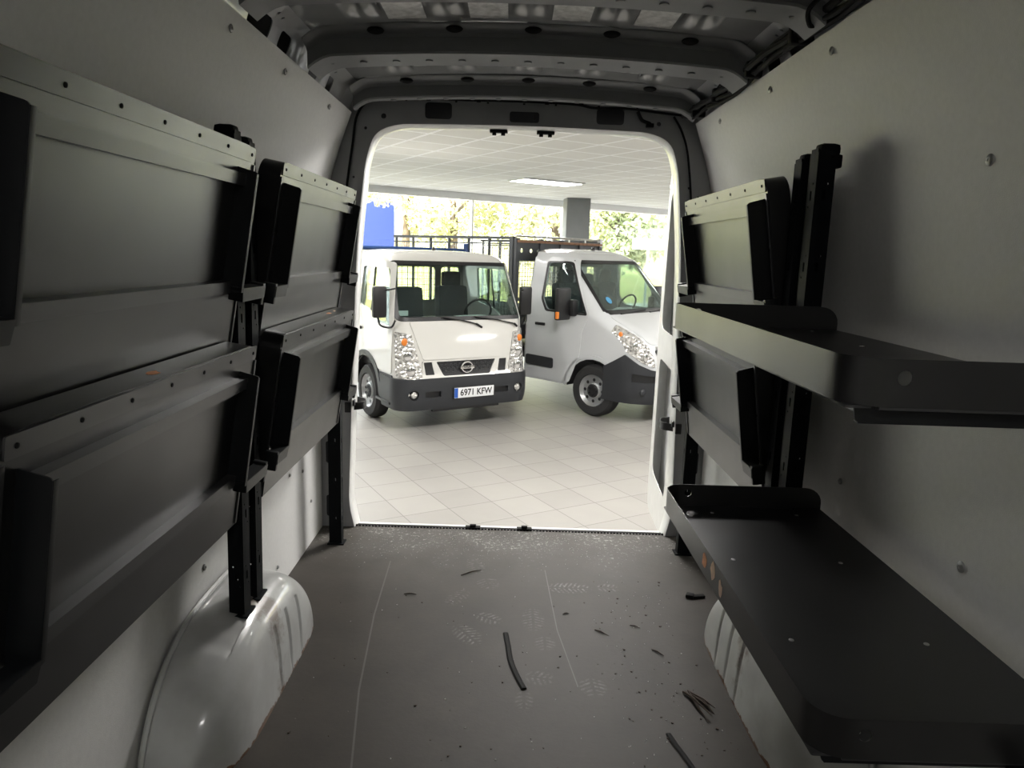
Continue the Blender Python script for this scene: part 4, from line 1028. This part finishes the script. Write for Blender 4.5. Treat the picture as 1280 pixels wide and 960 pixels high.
# bumper
def bumper(Wr,t,z0,z1,xr,off,holes,m,name='bumper',toplist=None):
    zs=[z0+(z1-z0)*i/6 for i in range(7)]
    out=[(Wr.sx(xr,z,1),z) for z in zs]+[(Wr.sx(xr,z,-1),z) for z in zs[::-1]]
    return wsheet(name,Wr,dens(out,.08),holes,off,.07,m,t,thick=.05)
HB=[front(W1,[(k*.36,.415),(k*.36,.485),(k*.56,.485),(k*.56,.415)][::k],.01) for k in (-1,1)]+[front(W1,circ(k*.70,.455,.06,14)) for k in (-1,1)]
bu=bumper(W1,t1,.27,.64,-.50,.035,HB,M['plastic'])
wsheet('bumper_recess',W1,front(W1,[(-.80,.30),(.80,.30),(.80,.56),(-.80,.56)]),[],.004,.1,M['blackpl'],bu,thick=.004)
wsheet('under_lip',W1,front(W1,[(-.45,.24),(.45,.24),(.45,.31),(-.45,.31)]),[],.02,.1,M['blackpl'],bu,thick=.05)
for k in (-1,1):
    p=W1.p(W1.sy(k*.70,.455),.455,.018); MB().ell(p,(.02,.040,.042),7).build('fog_light',M['lens'],bu)
plt=MB().box((.046,.075,.448),(.010,.54,.125),bev=.004).build('number_plate',M['platew'],bu)
plt['label']='white number plate reading 6971 KFW'
text_mesh('plate_characters','6971 KFW',.108,M['platek'],plt,Matrix.Translation((.0515,.100,.446))@Matrix.Rotation(PI/2,4,'Z')@Matrix.Rotation(PI/2,4,'X'),ext=.0008,bold=.0022,sx=.90)
MB().box((.0508,-.170,.448),(.002,.048,.117)).build('plate_band',M['plateb'],plt)
MB().box((.045,.075,.448),(.008,.57,.145),bev=.004).build('plate_frame',M['blackpl'],bu)
for y0,y1,z1_ in ((-.05,.26,1.245),(.62,.90,1.235)):
    a=W1.p(W1.sy(min(.6,y0+.22)-.45,1.33),1.33,.03); b_=W1.p(W1.sy(min(.70,y1-.10),z1_),z1_,.03)
    w_=MB().tube([a,((a[0]+b_[0])/2+.01,(a[1]+b_[1])/2,(a[2]+b_[2])/2+.01),b_],.009,6); 
    c_=W1.p(W1.sy(min(.74,y1-.02),1.20),1.20,.02); w_.tube([b_,c_],.014,6); w_.build('wiper',M['blackpl'],t1)
mirror(t1,-.30,-.87,1.50,.36,.17,-1); mirror(t1,-.30,.87,1.50,.36,.17,1)
# interior
seat(t1,-1.05,-.40,.62,1.05,1.58,False); seat(t1,-1.05,.34,.44,1.05,1.60,True)
dsh=MB().box((-.42,0,1.20),(.44,1.52,.20),bev=.05).build('dashboard',M['blackpl'],t1)
MB().tube([(-.62+.05*math.sin(a*PI/12),.48+.19*math.cos(a*PI/12),1.34+.16*math.sin(a*PI/12)) for a in range(24)],.014,7,closed=True).build('steering_wheel',M['blackpl'],dsh)
MB().box((-.36,.25,1.315),(.20,.42,.004),Matrix.Rotation(.15,3,'Z')).build('paper_sheet',M['paper'],dsh)
MB().box((-.38,-.68,1.36),(.01,.16,.06)).build('paper_note',M['paper'],dsh)
MB().box((-1.0,0,.80),(1.2,1.6,.30)).build('cab_floor',M['blackpl'],t1)
text_mesh('white_letter','B',.17,M['paper'],t1,Matrix.Translation((-.74,.82,1.50))@Matrix.Rotation(PI,4,'Z')@Matrix.Rotation(PI/2,4,'X'),ext=.001,bold=.003)
for x in (AX,-2.85):
    for k in (-1,1): wheel(t1,x,k*.765,k)
# bed
bed=MB().box((-2.30,0,.86),(.9,1.86,.08),bev=.01)
bed.build('bed_floor',M['cage'],t1)
for k in (-1,1): MB().box((-2.30,k*.93,1.08),(.9,.03,.38),bev=.008).build('dropside',M['blue'],t1)
MB().box((-1.95,0,.66),(2.8,.70,.14),bev=.01).build('chassis',M['blackpl'],t1)
hb=MB().tube([(-1.80,-1.0,2.10),(-1.80,.97,2.10)],.030,8).tube([(-1.80,-.9,.9),(-1.80,-.9,2.1)],.03,8).tube([(-1.80,.93,.9),(-1.80,.93,2.20)],.035,8).tube([(-1.80,-.9,1.35),(-1.80,.93,1.35)],.02,8)
hb.build('blue_headboard',M['blue'],t1)
ms=MB()
for i in range(23): ms.box((-1.79,-.86+i*.08,1.72),(.004,.005,.72))
for i in range(9): ms.box((-1.79,.02,1.38+i*.08),(.004,1.78,.005))
ms.build('headboard_mesh',M['cage'],t1)
MB().lathe([(.03,0),(.03,.02),(.012,.035),(.008,.05),(.0001,.052)],10,Matrix.Translation((-.95,.0,2.088))).build('roof_antenna',M['blackpl'],t1)

# ---------------- truck 2: van-nosed chassis cab
ph2=math.radians(-43.1)
t2=thing('flatbed_truck','white bonneted truck on the right with big black mirror and caged load bed','truck',Matrix.Translation((2.391,9.244,G))@Matrix.Rotation(ph2,4,'Z'))
W2=Wrap([(.22,-.06),(.32,0),(.72,.0),(.86,-.03),(1.0,-.10),(1.12,-.26),(1.25,-.56),(1.36,-.80),(2.00,-1.345),(2.06,-1.42),(2.12,-1.58)],[(.25,.93),(.4,.95),(1.30,.95),(2.0,.80),(2.06,.78),(2.12,.73)],[(.25,.42),(1.0,.40),(1.3,.30),(1.4,.22),(2.12,.22)])
xb2=-2.08; AX2=-.88
win2=[(-1.03,1.34),(-1.43,1.97),(-1.50,1.985),(-1.80,1.98),(-1.80,1.50),(-1.70,1.36)]
out=cab_common(t2,W2,xb2,2.12,M['paintw'],None,None,None,AX2,.43,.37,None)
WS=[(-.80,1.375),(.80,1.375),(.735,2.005),(-.735,2.005)]
hs=[front(W2,WS,.06)]+[side(W2,win2,k,.04) for k in (-1,1)]
wsheet('cab_shell',W2,out,hs,0,.08,M['paintw'],t2,thick=.02)
roof(t2,W2,xb2,2.12,.06,M['paintw'])
backwall(t2,W2,xb2,.6,2.12,[rrect(-.76,1.45,-.08,1.92,.06),rrect(.08,1.45,.78,1.92,.06)],M['headl'])
wsheet('windscreen',W2,front(W2,[(-.825,1.35),(.825,1.35),(.76,2.03),(-.76,2.03)],.07),[],.003,.08,M['glass'],t2,thick=.003)
wsheet('windscreen_seal',W2,front(W2,[(-.83,1.345),(.83,1.345),(.76,2.03),(-.76,2.03)],.07),[front(W2,[(-.79,1.40),(.79,1.40),(.72,1.985),(-.72,1.985)],.05)],.006,.08,M['blackpl'],t2,thick=.004)
for k in (-1,1):
    wsheet('side_window',W2,side(W2,win2,k,.04),[],-.004,.1,M['glass'],t2,thick=.003)
    wsheet('window_seal',W2,side(W2,[(-1.00,1.32),(-1.42,2.0),(-1.50,2.01),(-1.83,2.00),(-1.83,1.49),(-1.72,1.33)],k,.04),[side(W2,win2,k,.04)],.016,.06,M['blackpl'],t2,thick=.006)
    dp=[(-1.26,.40),(-1.10,.80),(-1.08,1.10),(-.98,1.32),(-1.40,2.05),(-1.80,2.06),(-1.87,1.9),(-1.91,1.4),(-1.91,.46),(-1.85,.40)]
    d=wsheet('cab_door',W2,side(W2,dp,k,.05),[side(W2,[(-1.00,1.32),(-1.42,2.0),(-1.50,2.01),(-1.83,2.00),(-1.83,1.49),(-1.72,1.33)],k,.04)],.012,.08,M['paintw'],t2,thick=.010)
    MB().box((-1.79,k*.975,1.15),(.17,.028,.04),bev=.010).build('door_handle',M['blackpl'],d)
    wsheet('door_protector',W2,side(W2,[(-1.54,.56),(-1.54,.70),(-2.03,.71),(-2.03,.57)],k,.03),[],.030,.08,M['plastic'],d,thick=.02)
    ring=[(AX2+.47*math.cos(a*PI/14),.36+.46*math.sin(a*PI/14)) for a in range(0,15)]; inn=[(AX2+.435*math.cos(a*PI/14),.36+.425*math.sin(a*PI/14)) for a in range(14,-1,-1)]
    wsheet('wheel_arch_lip',W2,side(W2,ring+inn,k,0),[],.012,.06,M['paintw'],t2,thick=.02)
    il=MB(); 
    V_=[];F_=[]
    for a in range(15):
        for yy in (.93,.45): V_.append((AX2+.43*math.cos(a*PI/14),k*yy,.36+.42*math.sin(a*PI/14)))
    for a in range(14): F_.append((2*a,2*a+1,2*a+3,2*a+2))
    mesh_obj('wheel_housing',V_,F_,M['blackpl'],t2,smooth=60)
    V_=[]
    for a in range(15):
        for yy in (.85,.40): V_.append((AX+.46*math.cos(a*PI/14),k*yy,.36+.45*math.sin(a*PI/14)))
    mesh_obj('wheel_housing',V_,list(F_),M['blackpl'],t1,smooth=60)
def s2(P): return [(W2.p(0,0)[0]*0+s_,z) for s_,z in P]
for k in (-1,1):
    HL=rpoly([(k*.86,1.245),(k*1.09,1.15),(k*1.10,.92),(k*.93,.80),(k*.76,.735),(k*.77,.86),(k*.80,1.05)],.04,4)
    h_=wsheet('headlight',W2,HL,[],.012,.05,M['lens'],t2,thick=.03)
    for s_,z,r_,m_ in ((1.0,1.13,.035,'amber'),(.95,1.00,.07,'chrome'),(.87,.87,.07,'chrome')):
        p=W2.p(k*s_,z,.012); MB().ell(p,(.03,r_*.6,r_),6).build('lamp_reflector',M[m_],h_)
    # cheek of the bumper rising beside the lamp
# dark lower bumper with rising corners
zc=[(1.46,.27),(1.46,.71),(1.28,.80),(1.12,.885),(.96,.775),(.82,.715),(.70,.69),(.40,.66)]
outb=zc+[(-s_,z) for s_,z in zc[::-1]]
hb_=[rpoly([(k*.76,.55),(k*.76,.63),(k*1.05,.66),(k*1.05,.55)][::k],.02,3) for k in (-1,1)]
bu2=wsheet('bumper',W2,dens(outb,.07),hb_,.030,.06,M['plastic'],t2,thick=.05)
wsheet('bumper_recess',W2,dens([(-1.15,.50),(1.15,.50),(1.15,.67),(-1.15,.67)],.08),[],.008,.1,M['blackpl'],bu2,thick=.004)
for k in (-1,1):
    p=W2.p(k*.91,.43,.036); MB().ell(p,(.03,.045,.05),6).build('fog_light_cover',M['plastic'],bu2)
g2=wsheet('grille',W2,rpoly([(-.72,.96),(.72,.96),(.68,.69),(.5,.66),(-.5,.66),(-.68,.69)],.03,3),[],.014,.07,M['blackpl'],t2,thick=.01)
gm=MB()
for i in range(4):
    gm.box((W2.p(0,.72+i*.06)[0]+.012,0,.705+i*.06),(.01,1.25,.012))
    for j in range(12):
        y=-.62+j*.113+(i%2)*.05; z=.72+i*.06; p=W2.p(y,z,.020)
        if abs(y)<.66: gm.box(p,(.012,.085,.020),bev=.004)
gm.build('grille_slats',M['plastic'],g2)
wsheet('chrome_strip',W2,dens([(-.70,.965),(.70,.965),(.70,1.0),(-.70,1.0)],.08),[],.014,.08,M['chrome'],t2,thick=.01)
wsheet('bonnet',W2,front(W2,[(-.80,1.33),(-.74,1.02),(-.5,1.005),(.5,1.005),(.74,1.02),(.80,1.33)],.04),[],.008,.08,M['paintw'],t2,thick=.006)
mirror(t2,-1.27,-1.02,1.46,.42,.27,-1,True); mirror(t2,-1.27,1.02,1.46,.42,.27,1,True)
MB().box((-1.25,-1.27,1.32),(.03,.05,.09),bev=.008).build('indicator',M['amber'],t2)
seat(t2,-1.75,-.42,.50,1.10,1.66,True); seat(t2,-1.75,.05,.40,1.10,1.60,True); seat(t2,-1.75,.50,.48,1.10,1.66,True)
dsh=MB().box((-1.05,0,1.24),(.50,1.60,.24),bev=.06).build('dashboard',M['blackpl'],t2)
MB().tube([(-1.32+.06*math.sin(a*PI/12),.42+.20*math.cos(a*PI/12),1.40+.15*math.sin(a*PI/12)) for a in range(24)],.014,7,closed=True).build('steering_wheel',M['blackpl'],dsh)
wsheet('dash_cover',W2,front(W2,[(-.74,1.385),(-.50,1.43),(-.20,1.42),(-.10,1.385)],.01),[],-.004,.08,M['paper'],t2,thick=.003)
p=W2.p(-.60,1.52,.008); MB().lathe([(.055,0),(.0001,.001)],20,basis(p,Vector((0,1,0)),Vector((-.65,0,.76)),Vector((.76,0,.65)))).build('round_sticker',M['sticker'],t2)
for s0_,z0_,s1_,z1_ in ((-.55,1.35,.10,1.385),(.15,1.35,.72,1.385)):
    a=W2.p(s0_,z0_,.02);b_=W2.p(s1_,z1_,.02); MB().tube([a,b_],.011,6).build('wiper',M['blackpl'],t2)
MB().box((-1.4,0,.86),(1.2,1.7,.30)).build('cab_floor',M['blackpl'],t2)
MB().lathe([(.03,0),(.03,.02),(.012,.035),(.0001,.05)],10,Matrix.Translation((-1.75,0.1,2.175))).build('roof_antenna',M['blackpl'],t2)
for x in (AX2,-4.2):
    for k in (-1,1): wheel(t2,x,k*.83,k,R=.345,w=.22,style=1)
MB().box((-3.3,0,.62),(4.2,.8,.16),bev=.01).build('chassis',M['blackpl'],t2)
MB().box((-3.75,0,.92),(2.9,2.0,.10),bev=.01).build('bed_floor',M['cage'],t2)
# headboard of bed: posts, mesh, top plank and holes
hbx=-2.28
h_=MB()
h_.box((hbx,0,1.15),(.05,1.98,.40),bev=.005)
for y in (-.97,-.46,0,.46,.97): h_.box((hbx,y,1.65),(.055,.075,1.30),bev=.005)
h_.box((hbx,0,1.45),(.05,1.98,.05),bev=.004)
h_.build('bed_headboard',M['cage'],t2)
V_,F_=sheet_geo([(-1.0,1.98),(1.0,1.98),(1.0,2.24),(-1.0,2.24)],[circ(y,2.13,.032,10) for y in (-.86,-.66,-.50,-.3,.0,.3,.55,.8)],lambda y,z:(hbx,y,z),.2)
o=mesh_obj('perforated_plate',V_,F_,M['cage'],t2); o.modifiers.new('s','SOLIDIFY').thickness=.012
MB().box((hbx,0,2.258),(.09,1.98,.035),bev=.004).build('wooden_rail',M['wood'],t2)
rl=MB().tube([(hbx,-.98,2.33),(hbx,.98,2.33)],.014,7)
for y in (-.98,-.6,-.2,.2,.6): rl.tube([(hbx,y,2.26),(hbx,y,2.33)],.010,6)
rl.box((hbx,.98,2.29),(.06,.06,.12)).build('top_rail',M['steel'],t2)
ms=MB()
for i in range(34): ms.box((hbx,-.95+i*.0575,1.70),(.004,.006,.60))
for i in range(11): ms.box((hbx,0,1.44+i*.055),(.004,1.94,.006))
ms.build('headboard_mesh',M['steel'],t2)
for k in (-1,1):
    sd=MB()
    for i in range(7): sd.box((-2.36-i*.43,k*1.0,1.64),(.03,.03,1.36))
    sd.box((-3.66,k*1.0,2.30),(2.68,.035,.04)).box((-3.66,k*1.0,2.22),(2.68,.02,.02)); sd.box((-2.34,k*1.0,1.64),(.07,.05,1.36)).build('side_cage',M['cage'],t2)
    mm=MB()
    for i in range(44): mm.box((-2.37-i*.06,k*.995,1.60),(.005,.005,1.24))
    for i in range(20): mm.box((-3.66,k*.995,1.0+i*.062),(2.66,.005,.005))
    mm.build('side_mesh',M['steel'],t2)
    MB().box((-3.7,k*1.0,1.05),(2.75,.03,.34),bev=.006).build('dropside',M['cage'],t2)

for o in list(bpy.data.objects):
    if o.type=='MESH' and any(m_.type=='SOLIDIFY' for m_ in o.modifiers):
        e=o.modifiers.new('edge_split','EDGE_SPLIT'); e.split_angle=math.radians(38)
# ================================================================== LIGHT, WORLD, CAMERA
w=bpy.data.worlds.new('World'); bpy.context.scene.world=w; w.use_nodes=True
bg=w.node_tree.nodes['Background']; bg.inputs[0].default_value=(.99,.965,1.0,1); bg.inputs[1].default_value=5.5
sun=bpy.data.lights.new('sun','SUN'); sun.energy=8.0; sun.angle=math.radians(1.0); sun.color=(1,.96,.88)
so=bpy.data.objects.new('sun',sun); C.objects.link(so); so.rotation_euler=(math.radians(38),math.radians(-18),0)
t=thing('added_fill_lamp','added fill lamp under the van roof, unseen behind the camera','lamp',(CX,-.55,2.030))  # added lamp, lifts van walls that the doorway light leaves dark
MB().box((0,0,0),(.40,.16,.03),bev=.008).build('housing',M['blackpl'],t); MB().box((0,0,-.016),(.36,.12,.006)).build('diffuser',M['lamp'],t)
la=bpy.data.lights.new('added_fill_light','AREA'); la.shape='RECTANGLE'; la.size=.5; la.size_y=.3; la.energy=6; la.color=(1,.98,.95)  # area light of the added fill lamp
lo=bpy.data.objects.new('added_fill_light',la); C.objects.link(lo); lo.location=(CX,-.55,2.005)
sc=bpy.context.scene
cam=bpy.data.cameras.new('camera'); co=bpy.data.objects.new('camera',cam); C.objects.link(co); sc.camera=co
cam.sensor_width=36; cam.lens=36*887/1280; cam.clip_start=.05; cam.clip_end=300
P_=math.radians(10.5);Rr=math.radians(1.9);YW=math.radians(.35)
fwd=Vector((math.sin(YW)*math.cos(P_),math.cos(YW)*math.cos(P_),-math.sin(P_))); right=Vector((math.cos(YW),-math.sin(YW),0)); up=right.cross(fwd)
r2=right*math.cos(Rr)+up*math.sin(Rr); u2=-right*math.sin(Rr)+up*math.cos(Rr)
co.matrix_world=basis((0,0,1.35),r2,u2,-fwd)
sc.view_settings.view_transform='Standard'; sc.view_settings.look='None'; sc.view_settings.gamma=1; sc.view_settings.use_curve_mapping=False
sc.view_settings.exposure=0.70
